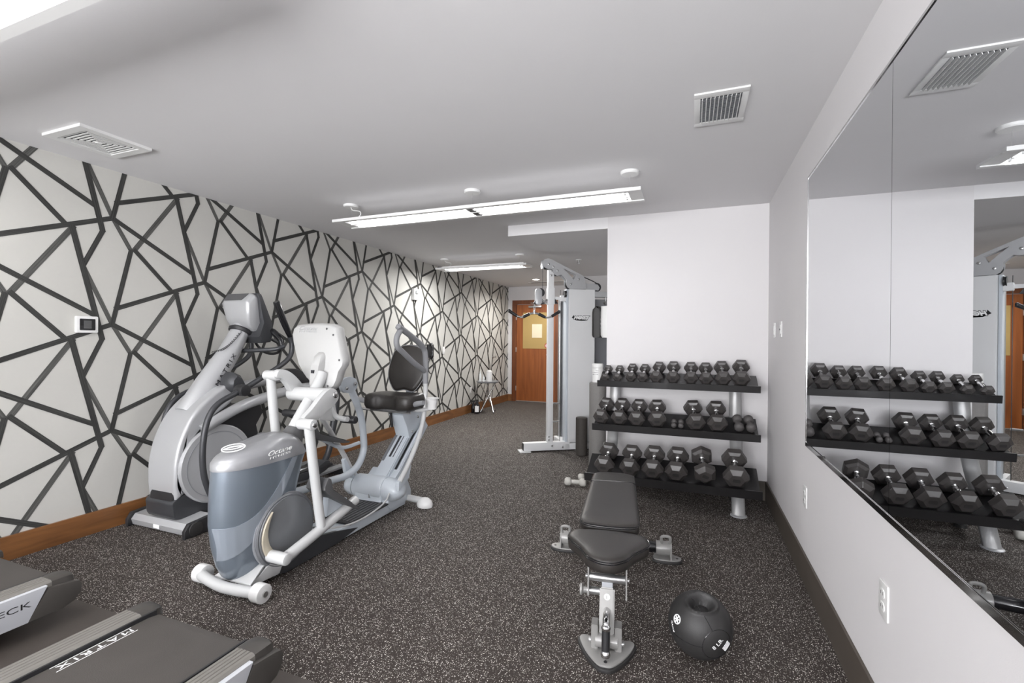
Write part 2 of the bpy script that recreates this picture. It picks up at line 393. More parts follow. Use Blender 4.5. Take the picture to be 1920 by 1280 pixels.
b = B(); box(b, (-2.555, YF-.03, 0), (-2.505, YF+.06, 2.12)); box(b, (-2.07, YF-.03, 0), (-2.02, YF+.06, 2.12)); box(b, (-2.505, YF-.03, 2.07), (-2.07, YF+.06, 2.12))
obj('door_frame', b, M['charcoal'], d2, smooth=False)  # charcoal frame around the stand-in panel
ps = tag(obj('poster', box(B(), (-3.355, YF-.016, 1.125), (-2.70, YF-.011, 1.885)), M['kraft']), 'tan poster panel covering the upper half of the wooden door', 'poster')
tag(obj('paper_notice', box(B(), (-3.15, YF-.02, 1.355), (-2.93, YF-.017, 1.64)), M['paperw']), 'cream sheet of paper taped to the tan door panel', 'notice')
st = tag(obj('round_sticker', cyl(B(), (-2.82, YF-.0165, 1.19), (-2.82, YF-.0185, 1.19), .052), M['red']), 'small round red and white sticker low on the tan door panel', 'sticker')
b = B(); lathe(b, [(.034,0),(.034,.001),(.024,.001),(.024,0)], (-2.82, YF-.0195, 1.19), 'Y'); box(b, (-2.835, YF-.0198, 1.184), (-2.805, YF-.0188, 1.198)); obj('symbol', b, M['inkw'], st)

# wall mirror panels on the right wall
def mirror_panel(y0, y1, label):
    g = tag(obj('wall_mirror', box(B(), (XR-.0075, y0+.0012, .757), (XR-.0015, y1-.0012, 2.177)), M['mirror'], smooth=False), label, 'mirror', 'frameless mirror panels on the right wall')
    b = B(); box(b, (XR-.0105, y0, .745), (XR-.0005, y1, .757)); box(b, (XR-.0105, y0, .757), (XR-.0085, y1, .766)); obj('bottom_channel', b, M['chrome'], g, smooth=False)
    b = B(); box(b, (XR-.0105, y0, 2.177), (XR-.0005, y1, 2.186)); obj('top_channel', b, M['chrome'], g, smooth=False)
    return g
g = mirror_panel(1.775, 2.905, 'tall frameless wall mirror farther from the camera, next to the light switches')
b = B(); box(b, (XR-.010, 2.903, .745), (XR-.0005, 2.908, 2.186)); obj('side_channel', b, M['chrome'], g, smooth=False)
mirror_panel(.62, 1.775, 'wall mirror panel nearest the camera, reflecting ceiling vent and tower')

# outlets, switches and small devices
def plate(name, o, nrm, label, cat, kind, m='white'):
    """wall plate centred at o; nrm +1 faces +X (left wall), -1 faces -X (right wall)"""
    x, y, z = o; t = thing(name, label, cat, o)
    w, h = (.115, .072) if False else (.072, .115)
    P = [Vector((x, y+a, z+c)) for a, c in rrect(0, 0, w, h, .006)]
    obj('cover_plate', prism(B(), P, Vector((nrm*.006, 0, 0)), .002), M[m], t)
    xo = x+nrm*.006
    if kind == 'outlet':
        for dz in (-.021, .021):
            s = obj('socket', prism(B(), [Vector((xo, y+a, z+dz+c)) for a, c in rrect(0, 0, .034, .030, .012)], Vector((nrm*.0025, 0, 0)), .0008), M['white'], t)
            b = B(); box(b, (min(xo,xo+nrm*.003), y-.009, z+dz-.003), (max(xo,xo+nrm*.003), y-.0065, z+dz+.007)); box(b, (min(xo,xo+nrm*.003), y+.0065, z+dz-.003), (max(xo,xo+nrm*.003), y+.009, z+dz+.007))
            obj('slots', b, M['darkvoid'], s)
    elif kind == 'switch':
        obj('rocker', prism(B(), [Vector((xo, y+a, z+c)) for a, c in rrect(0, 0, .033, .066, .003)], Vector((nrm*.004, 0, 0)), .001), M['white'], t)
    elif kind == 'sensor':
        obj('rocker', prism(B(), [Vector((xo, y+a, z+c)) for a, c in rrect(0, 0, .033, .066, .003)], Vector((nrm*.004, 0, 0)), .001), M['white'], t)
        obj('sensor_lens', box(B(), (min(xo,xo+nrm*.006), y-.012, z-.006), (max(xo,xo+nrm*.006), y+.012, z+.006), .001), M['greyplastic'], t)
    return t
plate('wall_outlet', (XR, 1.82, .478), -1, 'white duplex outlet low on the right wall, nearest the camera', 'outlet', 'outlet')
plate('wall_outlet', (XR, 2.935, .463), -1, 'white duplex outlet on the right wall below the mirror end, beside the rack', 'outlet', 'outlet')
plate('light_switch', (XR, 4.0, 1.39), -1, 'white rocker switch closest to the back corner of the right wall', 'switch', 'switch')
plate('occupancy_switch', (XR, 3.72, 1.39), -1, 'white wall switch with small dark sensor, between corner switch and mirror', 'switch', 'sensor')
plate('wall_outlet', (XL, 7.55, .40), 1, 'white outlet low on the patterned wall beside the small round table', 'outlet', 'outlet')
plate('light_switch', (XL, 6.55, 1.13), 1, 'white switch plate on the patterned wall right of the black phone', 'switch', 'switch')
# thermostat
t = thing('thermostat', 'square white thermostat with dark screen on the patterned wall', 'thermostat', (XL, 1.84, 1.38))
obj('housing', prism(B(), yz(rrect(1.838, 1.381, .118, .108, .008), XL), Vector((.022,0,0)), .003), M['white'], t)
sc = obj('screen', prism(B(), yz(rrect(1.838, 1.381, .084, .074, .004), XL+.022), Vector((.002,0,0))), M['blackg'], t)
obj('display', prism(B(), yz(rrect(1.838, 1.381, .042, .052, .002), XL+.024), Vector((.0008,0,0))), M['greyplastic'], sc)
# strobe
t = thing('fire_alarm_strobe', 'white fire alarm strobe high on the patterned wall', 'alarm', (XL, 5.70, 1.95))
obj('housing', box(B(), (XL, 5.63, 1.86), (XL+.045, 5.76, 2.02), .008), M['white'], t)
obj('strobe_lens', box(B(), (XL+.045, 5.66, 1.95), (XL+.075, 5.73, 2.0), .012), M['glossp'], t)
# wall phone
t = thing('wall_phone', 'black wall phone with hanging coiled cord on the patterned wall', 'phone', (XL, 6.10, 1.12))
obj('phone_body', box(B(), (XL, 6.03, 1.03), (XL+.05, 6.17, 1.23), .012), M['black'], t)
hs = obj('handset', tube(B(), [(XL+.06,6.06,1.24),(XL+.085,6.06,1.20),(XL+.09,6.06,1.13),(XL+.085,6.06,1.06),(XL+.06,6.06,1.02)], [.024,.02,.015,.02,.024], 12), M['blackg'], t)
b = B()
for i in range(3):
    for j in range(4): box(b, (XL+.05, 6.095+i*.022, 1.07+j*.025), (XL+.054, 6.110+i*.022, 1.086+j*.025))
obj('keypad', b, M['greyplastic'], t)
b = B(); tube(b, [(XL+.05,6.05,1.02),(XL+.05,6.01,.93),(XL+.05,6.03,.82),(XL+.05,6.10,.79),(XL+.05,6.15,.86),(XL+.05,6.14,1.03)], .007, 8); obj('cord', b, M['black'], t)
b = B(); cyl(b, (XL, 8.53, .965), (XL+.05, 8.53, .965), .010); cyl(b, (XL, 8.53, .965), (XL+.006, 8.53, .965), .028); cyl(b, (XL+.05, 8.53, .965), (XL+.06, 8.53, .965), .018)
tag(obj('coat_hook', b, M['steel']), 'small metal hook on the patterned wall above the round table', 'hook')

# ceiling vents
def vent_right():
    t = thing('ceiling_vent', 'square white ceiling vent with dark louvres near the mirror', 'vent', (.117, 2.475, H))
    x0, x1, y0, y1 = .0, .233, 2.303, 2.648
    b = B()
    for lo, hi in (((x0,y0),(x1,y0+.042)), ((x0,y1-.042),(x1,y1)), ((x0,y0+.042),(x0+.028,y1-.042)), ((x1-.028,y0+.042),(x1,y1-.042))): box(b, lo+(H-.008,), hi+(H,), .002)
    obj('frame', b, M['white'], t)
    b = B(); box(b, (x0+.028, y0+.042, H-.0015), (x1-.028, y1-.042, H-.0005)); obj('duct_shade', b, M['darkvoid'], t, smooth=False)  # flat dark sheet painted as shade above the louvres; ceiling is uncut
    b = B()
    for i in range(10):
        x = x0+.037+i*.0178; bar(b, (x, y0+.042, H-.009), (x, y1-.042, H-.009), .0022, .014, (.35,0,1))
    obj('louvres', b, M['white'], t, smooth=False)
    b = B()
    for i in range(20):
        y = y0+.052+i*.0128; bar(b, (x0+.028, y, H-.0035), (x1-.028, y, H-.0035), .0012, .004)
    obj('rear_louvres', b, M['silverd'], t, smooth=False)
vent_right()
def vent_left():
    t = thing('ceiling_vent', 'white four way ceiling diffuser above the patterned wall', 'vent', (-3.22, 1.66, H))
    x0, x1, y0, y1 = -3.40, -3.045, 1.483, 1.838; cx, cy = (x0+x1)/2, (y0+y1)/2
    def ring(b, h, w, z0, z1):
        for lo, hi in (((cx-h,cy-h),(cx+h,cy-h+w)), ((cx-h,cy+h-w),(cx+h,cy+h)), ((cx-h,cy-h+w),(cx-h+w,cy+h-w)), ((cx+h-w,cy-h+w),(cx+h,cy+h-w))): box(b, lo+(z0,), hi+(z1,))
    b = B(); ring(b, .1775, .045, H-.016, H); obj('frame', b, M['white'], t, smooth=False)
    b = B(); box(b, (cx-.133, cy-.133, H-.002), (cx+.133, cy+.133, H-.001)); obj('duct_shade', b, M['darkvoid'], t, smooth=False)  # dark sheet under the ceiling imitates shade between the vanes
    for k, h in enumerate((.126, .105, .084, .063, .042, .021)):
        b = B(); ring(b, h, .0095, H-.012, H-.008); obj('vane', b, M['white'], t, smooth=False)
    t2 = box(B(), (cx-.012, cy-.012, H-.016), (cx+.012, cy+.012, H-.008)); obj('centre_vane', t2, M['white'], t)
vent_left()
t = thing('linear_vent', 'long narrow ceiling vent in front of the wooden door', 'vent', (-2.75, 8.68, H))
obj('frame', box(B(), (-3.0, 8.62, H-.008), (-2.2, 8.76, H), .002), M['white'], t)
b = B()
for k in range(3): box(b, (-2.97, 8.645+k*.035, H-.0095), (-2.23, 8.66+k*.035, H-.0082))
obj('slots', b, M['greyplastic'], t)
t = thing('recessed_downlight', 'round recessed downlight glowing in front of the wooden door', 'light', (-2.72, 8.25, H))
obj('trim_ring', lathe(B(), [(.085,0),(.085,-.008),(.062,-.010),(.060,0)], (-2.72,8.25,H)), M['white'], t)
obj('lens', cyl(B(), (-2.72,8.25,H-.002), (-2.72,8.25,H-.007), .06), M['down'], t)
spot('downlight_beam', (-2.72, 8.25, H-.03), 90, 2.9, (1,.965,.92))
t = thing('fire_sprinkler', 'small fire sprinkler on the soffit above the cable tower', 'sprinkler', (-1.357, 5.85, HS))
obj('escutcheon', lathe(B(), [(.001,0),(.038,0),(.034,-.008),(.012,-.010),(.001,-.01)], (-1.357,5.85,HS)), M['white'], t)
b = B(); cyl(b, (-1.357,5.85,HS-.01), (-1.357,5.85,HS-.05), .007)
for s in (-1, 1): tube(b, [(-1.357+s*.006,5.85,HS-.02),(-1.357+s*.018,5.85,HS-.035),(-1.357+s*.004,5.85,HS-.055)], .003, 8)
cyl(b, (-1.357,5.85,HS-.055), (-1.357,5.85,HS-.059), .02); obj('sprinkler_head', b, M['steel'], t)

# pendant lights
def pendant(x0, x1, cy, z, caps, label, w=.27, halves=2, wire=None):
    t = thing('pendant_light', label, 'pendant light', ((x0+x1)/2, cy, H), 'white fluorescent pendants')
    h = w/2; b = B()
    # wing frame: two edge strips, end plates, centre rib
    box(b, (x0, cy-h, z), (x1, cy-h+.035, z+.022)); box(b, (x0, cy+h-.035, z), (x1, cy+h, z+.022))
    ln = (x1-x0); e = .085
    box(b, (x0, cy-h+.035, z+.006), (x0+e, cy+h-.035, z+.022)); box(b, (x1-e, cy-h+.035, z+.006), (x1, cy+h-.035, z+.022))
    box(b, (x0+e, cy-.006, z), (x1-e, cy+.006, z+.022))
    obj('wing_frame', b, M['white'], t, smooth=False)
    b = B(); box(b, (x0+.06, cy-.07, z+.022), (x1-.06, cy+.07, z+.045), .003); obj('housing', b, M['white'], t)
    span = (x1-x0-2*e)/halves
    for i in range(halves):
        a = x0+e+i*span; c = a+span
        if i: box_l = a+.02
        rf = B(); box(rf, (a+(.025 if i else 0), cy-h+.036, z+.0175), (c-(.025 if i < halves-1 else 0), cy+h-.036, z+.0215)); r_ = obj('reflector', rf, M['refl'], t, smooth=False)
        for s in (-1, 1):
            tb = B(); cyl(tb, (a+.03, cy+s*.055, z+.008), (c-.03, cy+s*.055, z+.008), .008, seg=10); obj('tube_lamp', tb, M['lamp'], t)
            for ex in (a+.018, c-.03): obj('lamp_socket', box(B(), (ex, cy+s*.055-.013, z+.002), (ex+.012, cy+s*.055+.013, z+.017)), M['white'], t)
    for i in range(1, halves):
        a = x0+e+i*span
        for s in (-1, 1): obj('louvre', box(B(), (a-.025, cy+s*.055-.043, z+.003), (a+.025, cy+s*.055+.043, z+.018)), M['greyplastic'], t)
    for cx in caps:
        obj('canopy', lathe(B(), [(.001,0),(.062,0),(.062,-.014),(.056,-.020),(.001,-.020)], (cx, cy, H)), M['white'], t)
        b = B(); cyl(b, (cx, cy, H-.02), (cx, cy, z+.045), .0012, seg=6); cyl(b, (cx, cy, z+.045), (cx, cy, z+.062), .006, .003, seg=10); obj('suspension_cable', b, M['steel'], t)
    if wire is not None:
        b = B(); tube(b, [(wire, cy, H-.02), (wire+.02, cy, H-.045), (wire+.09, cy, H-.06), (wire+.10, cy, H-.09), (wire+.05, cy, z+.045)], .0035, 8); obj('power_cord', b, M['white'], t)
    return t
pendant(-2.80, -.315, 3.21, 2.268, (-2.72, -1.575, -.40), 'long double pendant light across the middle of the room', wire=-2.72)
pendant(-3.34, -2.0, 5.80, 2.275, (-3.27, -2.14), 'shorter pendant light farther back, near the patterned wall', w=.28, halves=1, wire=-3.27)
pendant(-3.55, -1.15, .675, 2.25, (-3.4, -2.35, -1.3), 'pendant light nearest the camera, cut by the top left corner', w=.27)
def lamp_area(x0, x1, y, z, e):
    o = area('pendant_glow', ((x0+x1)/2, y, z-.004), (0, 0, 0), x1-x0-.2, .18, e, (1,.985,.97)); return o
lamp_area(-2.80, -.315, 3.21, 2.268, 5); lamp_area(-3.34, -2.0, 5.80, 2.275, 42); lamp_area(-3.55, -1.15, .675, 2.25, 12)

# ================================================================== TREADMILLS
def mat_():
    o = obj('rubber_mat', box(B(), (-3.52, -2.6, .0), (-1.12, 1.372, .006), .002), M['matr']); tag(o, 'flat dark rubber mat lying under both treadmills', 'mat')
mat_()
def treadmill(dx, dy, label, deck_text):
    Xr, Xl = -1.385+dx, -2.097+dx; y0, y1 = -.95+dy, 1.172+dy; zt = .222
    t = thing('treadmill', label, 'treadmill', ((Xl+Xr)/2, .2+dy, .006), 'treadmills')
    # deck and belt
    b = B(); box(b, (Xl+.05, y0, .06), (Xr-.05, 1.18+dy, .135), .006); obj('deck_frame', b, M['black'], t)
    prof = [(y0+.05, .203), (1.19+dy, .203), (1.228+dy, .196), (1.245+dy, .175), (1.25+dy, .15), (1.245+dy, .13), (1.225+dy, .115), (1.2+dy, .11), (y0+.05, .11)]
    obj('running_belt', prism(B(), yz(prof, Xl+.121), Vector((.480,0,0))), M['tread'], t)
    for s, xo, xi in ((-1, Xl, Xl+.112), (1, Xr, Xr-.100)):
        a, c = min(xo, xi), max(xo, xi)
        # top rail with shallow grooves
        w = c-a; pr = [(a, zt-.03), (a+.004, zt-.008), (a+.014, zt-.001)]
        for k in range(4):
            g = a+w*(.28+.16*k); pr += [(g-.0025, zt), (g-.0012, zt-.0025), (g+.0012, zt-.0025), (g+.0025, zt)]
        pr += [(c-.010, zt-.001), (c-.002, zt-.008), (c, zt-.03)]
        obj('side_rail', prism(B(), xz(pr, y0), Vector((0, y1-y0, 0))), M['rail'], t, ang=20)
        gi = xi+(.006 if s < 0 else -.006); obj('gap_shade_strip', box(B(), (min(xi, gi)-.002, y0, .14), (max(xi, gi), y1+.05, zt-.006)), M['black'], t)  # black strip stands for the shaded gap between rail and belt
        # silver side skirt with slanted rear end
        xs_ = xo+(-.012 if s > 0 else .012)
        sk = [(y0, .085), (1.085+dy, .085), (1.150+dy, zt-.010-(.02 if s < 0 else 0)), (y0, zt-.010-(.02 if s < 0 else 0))]
        P = yz(sk, xo-s*.008)
        k_ = obj('side_skirt', prism(B(), P, Vector((s*.026, 0, 0)), .004), M['skirt'], t)
        if s > 0:
            text('deck_lettering', deck_text, (xo+.0182, 1.095+dy-.44, .150), (0,1,0), (0,0,1), .025, M['ink'], k_, width=.44)
        # rear end cap: top hood plus flared foot
        b = B(); pr = [(a-(0.002), zt-.032), (a+.004, zt-.006), (a+.02, zt+.002), (c-.02, zt+.002), (c-.004, zt-.006), (c+.002, zt-.032)]
        rings = []
        for yy, sc_, dz in ((y1, 1, 0), (y1+.045, 1, 0), (y1+.068, .93, -.003), (y1+.080, .82, -.008), (y1+.086, .68, -.016)):
            m_ = (a+c)/2; rings.append([(m_+(p[0]-m_)*sc_, yy, p[1]+dz) for p in pr])
        loft(b, rings); obj('end_cap', b, M['cap'], t)
        side = [(y1-.09, .085), (y1+.03, .085), (y1+.075, .10), (y1+.098, .13), (y1+.102, .165), (y1+.092, .182), (y1+.07, .188), (y1-.02, zt-.022)]
        xa = xo-s*.012
        obj('end_cap_side', prism(B(), yz(side, xa), Vector((s*.030, 0, 0)), .006), M['cap'], t)
        obj('rear_foot', cyl(B(), (xo-s*.16, y1-.35, .006), (xo-s*.16, y1-.35, .07), .028), M['rubber'], t)
    b = B(); cyl(b, (Xl+.125, 1.18+dy, .15), (Xr-.125, 1.18+dy, .15), .032); obj('rear_roller', b, M['black'], t)
    # motor hood, uprights and console at the front end (beside and behind the camera)
    hood = [(y0-.42, .05), (y0+.08, .05), (y0+.12, .24), (y0-.05, .33), (y0-.36, .31), (y0-.44, .18)]
    obj('motor_hood', prism(B(), yz(hood, Xl-.02), Vector((Xr-Xl+.04, 0, 0)), .03), M['greyplastic'], t)
    for x in (Xl+.03, Xr-.03): obj('upright', tube(B(), [(x, y0-.1, .2), (x, y0-.12, .8), (x, y0-.02, 1.2)], .032), M['silver'], t)
    for x in (Xl+.03, Xr-.03): obj('handrail', tube(B(), [(x, y0-.04, 1.06), (x, y0+.2, 1.0), (x, y0+.38, .98)], .02), M['black'], t)
    b = B(); bar(b, (Xl+.03, y0-.03, 1.12), (Xr-.03, y0-.03, 1.12), .05, .05, bev=.008)
    bar(b, ((Xl+Xr)/2, y0-.06, 1.10), ((Xl+Xr)/2, y0-.14, 1.42), .52, .07, (1,0,0), .0) if False else box(b, (Xl+.1, y0-.13, 1.10), (Xr-.1, y0-.07, 1.42), .02)
    cs = obj('console', b, M['black'], t); obj('console_screen', box(B(), (Xl+.18, y0-.072, 1.2), (Xr-.18, y0-.067, 1.38), .001), M['blackg'], cs)
    return t
tm = treadmill(0, 0, 'grey treadmill with white lettering along its belt, farther from the patterned wall', 'ULTIMATE DECK')
bt = [c for c in tm.children if c.name.startswith('running_belt')][0]
text('belt_lettering', 'MATRIX', (-1.9615, 1.118, .2032), (0,-1,0), (1,0,0), .023, M['inkw'], bt, width=.222, bold=.012, space=1.45)
b = B(); box(b, (-1.9715, .885, .2031), (-1.9690, 1.125, .2037)); box(b, (-1.9320, .885, .2031), (-1.9295, 1.125, .2037)); obj('lettering_lines', b, M['inkw'], bt)
treadmill(-1.25, .02, 'treadmill by the patterned wall with DECK lettering on its skirt', 'ULTIMATE DECK')

# ================================================================== SILVER ELLIPTICAL (by the wall)
def matrix_elliptical():
    t = thing('elliptical_trainer', 'silver upright elliptical with black arms standing against the patterned wall', 'elliptical', (-3.32, 2.6, 0))
    xl, xr = -3.45, -3.18; cy, cz = 2.345, .405
    # foot plate at the front
    b = B(); pl = [(2.06,.012),(2.05,.05),(2.075,.082),(2.24,.098),(2.26,.06),(2.26,.012)]
    prism(b, yz(pl, -3.60), Vector((.56,0,0)), .006); fp = obj('front_foot', b, M['silver'], t)
    for x in (-3.63, -3.055): obj('foot_end_cap', prism(B(), yz([(2.03,.0),(2.03,.05),(2.06,.094),(2.27,.112),(2.29,.08),(2.29,.0)], x), Vector((.035,0,0)), .012), M['black'], t)
    obj('sticker', box(B(), (-3.36,2.0475,.026),(-3.30,2.0505,.05)), M['inkw'], fp)
    obj('transport_wheel', cyl(B(), (-3.03,2.10,.05),(-3.012,2.10,.05),.045,bev=.005), M['rubber'], t)
    # dark inner housing
    pts = [(2.13,.10),(2.17,.065),(2.45,.035),(2.72,.04),(2.80,.10)]
    for k in range(0, 13): a = math.radians(-20+k*15); pts.append((cy+math.cos(a)*.315*(1.0), cz+math.sin(a)*.315))
    pts2 = [(2.07,.10),(2.12,.062),(2.45,.03),(2.70,.035),(2.74,.10),(2.69,.30),(2.73,.50),(2.70,.62),(2.76,.71),(2.74,.775),(2.55,.79),(2.36,.755),(2.2,.66),(2.12,.52),(2.09,.38),(2.06,.22)]
    obj('inner_housing', prism(B(), yz(pts2, xl+.02), Vector((xr-xl-.03,0,0)), .02), M['black'], t)
    # boot
    pb = rpoly([(2.055,.17),(2.07,.10),(2.15,.078),(2.32,.07),(2.6,.03),(2.62,.12),(2.36,.14),(2.22,.19),(2.14,.245),(2.06,.215)], 4)
    bo = obj('lower_boot', prism(B(), yz(pb, xl-.005), Vector((xr-xl+.01,0,0)), .015), M['charcoal'], t)
    # silver fender
    outer = smooth_path([(0,2.075,.215),(0,2.065,.33),(0,2.07,.47),(0,2.105,.62),(0,2.18,.765),(0,2.29,.875),(0,2.40,.945),(0,2.50,.975)], 4)
    inner = smooth_path([(0,2.535,.875),(0,2.44,.80),(0,2.33,.735),(0,2.22,.64),(0,2.145,.53),(0,2.115,.42),(0,2.11,.32),(0,2.135,.25)], 4)
    poly = [(p.y, p.z) for p in outer]+[(p.y, p.z) for p in inner]
    obj('front_fender', prism(B(), yz(poly, xl-.008), Vector((xr-xl+.016,0,0)), .028, 4), M['silver'], t, ang=50)
    # side discs
    for s, x in ((1, xr), (-1, xl)):
        d = obj('drive_disc', lathe(B(), [(.001,-.01*s),(.258,-.01*s),(.272,.004*s),(.272,.020*s),(.262,.028*s),(.001,.030*s)] , (x, cy+.01, cz), 'X', 56), M['silver'], t, ang=30)
        obj('disc_seam', lathe(B(), [(.228,.0292*s),(.228,.0306*s),(.224,.0306*s),(.224,.0292*s)], (x, cy+.01, cz), 'X', 56), M['silverd'], d)
    # mast: flattened column leaning back, with moulded neck
    cen = [(-3.33,2.27,.76),(-3.33,2.41,.97),(-3.33,2.555,1.17),(-3.33,2.66,1.35),(-3.33,2.685,1.40)]
    rings = []
    for (x,y,z), hw, hd in zip(cen, (.088,.084,.078,.074,.070), (.10,.090,.076,.066,.062)):
        u = Vector((0,.87,-.5)); rings.append([Vector((x,y,z))+Vector((1,0,0))*math.cos(2*PI*k/24)*hw+u*math.sin(2*PI*k/24)*hd for k in range(24)])
    ms = obj('mast', loft(B(), rings), M['silver'], t)
    text('mast_lettering', 'MATRIX', (-3.33+.090, 2.415, .945), (-.05,.565,.825), (0,-.825,.565), .032, M['ink'], ms, width=.27, space=1.4, depth=.002)
    # console
    P = [(2.592,1.578),(2.600,1.592),(2.628,1.640),(2.645,1.648),(2.70,1.64),(2.775,1.42),(2.765,1.375),(2.70,1.350),(2.635,1.395),(2.612,1.45)]
    def cons(hw, inset, x0):
        return None
    rings = []
    for x, sc_ in ((-3.458,.82),(-3.450,.94),(-3.42,1),(-3.20,1),(-3.172,.94),(-3.163,.82)):
        cyx, czx = 2.69, 1.46; rings.append([(-3.30+(x+3.30)*(.74+.26*min(1, max(0, (p[1]-1.36)/.20))), cyx+(p[0]-cyx)*sc_, czx+(p[1]-czx)*sc_) for p in P])
    co = obj('console_back', loft(B(), rings), M['silver'], t, ang=50)
    P2 = [(2.665,1.65),(2.70,1.645),(2.80,1.43),(2.818,1.34),(2.79,1.27),(2.71,1.262),(2.68,1.31),(2.72,1.42)]
    rings = []
    for x, sc_ in ((-3.475,.9),(-3.465,1),(-3.155,1),(-3.145,.9)):
        rings.append([(x, 2.73+(p[0]-2.73)*sc_, 1.44+(p[1]-1.44)*sc_) for p in P2])
    obj('console_face', loft(B(), rings), M['charcoal'], t, ang=40)
    obj('console_top_panel', prism(B(), [Vector((-3.435,2.599,1.594)),Vector((-3.24,2.599,1.594)),Vector((-3.20,2.629,1.644)),Vector((-3.42,2.629,1.644))], Vector((0,-.003,.002))), M['greyplastic'], co)
    obj('neck_collar', lathe(B(), [(.060,-.02),(.088,-.015),(.092,.005),(.08,.018),(.05,.02)], (0,0,0)), M['black'], t)
    nc = t.children[-1] if False else bpy.data.objects['neck_collar']
    for v in nc.data.vertices:
        p = Vector(v.co)+Vector((-3.32,2.6,0)); p = Matrix.Rotation(math.radians(-28),3,'X') @ p; v.co = p+Vector((-3.33+3.32, 2.668-2.6, 1.352))
    # coiled cord
    pts = []; A0 = Vector((-3.258,2.605,1.345)); A1 = Vector((-3.405,2.490,1.19))
    for k in range(150):
        q = k/149; p = A0.lerp(A1, q)+Vector((.060*math.sin(q*PI), -.048*math.sin(q*PI), -.035*math.sin(q*PI))); a = q*2*PI*17; pts.append(p+Vector((math.cos(a)*.004, math.sin(a)*.008, math.cos(a)*.008)))
    obj('coiled_cord', tube(B(), pts, .0022, 6, sm=False), M['black'], t)
    # pivot hub
    b = B(); cyl(b, (-3.52,2.49,.945),(-3.17,2.49,.945),.055,bev=.02); obj('pivot_housing', b, M['charcoal'], t)
    b = B(); loft(b, [[(x, 2.49+ (p[0]-2.49)*s, .95+(p[1]-.95)*s) for p in [(2.40,.93),(2.41,1.02),(2.46,1.075),(2.53,1.04),(2.575,.96),(2.55,.90),(2.47,.87)]] for x, s in ((-3.23,.8),(-3.15,.78),(-3.12,.55))]); obj('pivot_shroud', b, M['charcoal'], t, ang=50)
    # beams running back
    for x, dz, dy in ((-3.12, 0, 0), (-3.50, .055, .06)):
        obj('link_beam', tube(B(), [(x-.05,2.24+dy,.66+dz),(x-.02,2.42+dy,.755+dz),(x,2.62+dy,.820+dz),(x,3.05+dy,.875+dz),(x,3.52+dy,.87+dz)], [.036,.038,.040,.040,.034], 16, flat=1.0), M['silver'], t)
    # moving arms
    for x, y_, nm in ((-3.03,0,'r'), (-3.60,.10,'l')):
        arm = obj('moving_arm', tube(B(), [(x,2.235+y_,.17),(x,2.165+y_,.36),(x,2.15+y_,.55),(x,2.18+y_,.74),(x,2.26+y_,.85),(x,2.44+y_,.925),(x,2.60+y_,1.0),(x,2.80+y_,1.10),(x,2.875+y_,1.17),(x,2.885+y_,1.26),(x,2.86+y_,1.33)], .0195, 14), M['charcoal'], t)
        obj('hand_grip', tube(B(), [(x,2.868+y_,1.315),(x,2.80+y_,1.44),(x,2.735+y_,1.575),(x,2.73+y_,1.585)], [.021,.027,.025,.018], 14), M['blackg'], arm)
        obj('arm_pivot', cyl(B(), (x-.035,2.435+y_,.925),(x+.045,2.435+y_,.925),.042,bev=.006), M['black'], arm)
    # fixed handlebar
    b = B(); tube(b, [(-3.33,2.66,1.20),(-3.20,2.69,1.205),(-3.06,2.75,1.215),(-3.02,2.80,1.24)], .0165, 12); tube(b, [(-3.33,2.66,1.20),(-3.46,2.69,1.205),(-3.60,2.75,1.215),(-3.64,2.80,1.24)], .0165, 12)
    fb = obj('fixed_handlebar', b, M['charcoal'], t)
    for s in (1,-1):
        b = B(); x = -3.33+s*.30; tube(b, [(x,2.79,1.225),(x-s*.03,2.80,1.29),(x-s*.10,2.80,1.35),(x-s*.13,2.80,1.37)], [.017,.024,.024,.015], 12); obj('pulse_grip', b, M['blackg'], fb)
    # book and bottle bracket ring below the console
    b = B(); tube(b, [(-3.24,2.86,1.30),(-3.20,2.92,1.25),(-3.24,2.95,1.19),(-3.33,2.96,1.17),(-3.42,2.95,1.19),(-3.46,2.92,1.25),(-3.42,2.86,1.30)], .012, 10); obj('bottle_ring', b, M['black'], t)
    # rear joint, hanging pedal arms and pedals
    for x, dz, dy in ((-3.12, 0, 0), (-3.50, .05, .06)):
        obj('rear_joint_cover', prism(B(), yz(rpoly([(3.16,.96),(3.30,1.02),(3.44,.98),(3.56,.86),(3.48,.82),(3.3,.88)],4), x-.045), Vector((.09,0,0)), .012), M['black'], t)
        obj('pedal_arm', tube(B(), [(x+.01,3.50,.87+dz),(x+.01,3.475,.62+dz),(x+.01,3.43,.42),(x+.01,3.38,.24),(x+.01,3.26,.13),(x+.01,3.12,.12)], [.03,.033,.03,.028,.028,.026], 14), M['charcoal'], t)
        pd = obj('foot_pedal', prism(B(), yz(rpoly([(2.80,.13),(2.80,.19),(2.95,.17),(3.15,.17),(3.28,.21),(3.34,.19),(3.3,.13),(3.1,.10)],4), x-.08), Vector((.16,0,0)), .01), M['charcoal'], t)
        obj('pedal_pad', box(B(), (x-.07,2.86,.165+dz*0),(x+.07,3.2,.178),.004), M['black'], pd)
        obj('lower_link', tube(B(), [(x-.0,2.36,.22),(x-.0,2.6,.22),(x-.0,2.9,.18),(x-.0,3.2,.15)], .024, 12), M['silverd'], t)
    # rear track base
    b = B(); bar(b, (-3.31,2.7,.06),(-3.31,3.62,.06),.10,.07,bev=.01); box(b, (-3.60,3.56,.0),(-3.02,3.66,.07),.02); box(b, (-3.55,2.95,.03),(-3.06,3.02,.07),.01); obj('rear_base', b, M['charcoal'], t)
    b = B()
    for x in (-3.12,-3.50): bar(b, (x,2.92,.085),(x,3.6,.085),.09,.02,bev=.004)
    obj('roller_track', b, M['silverd'], t)
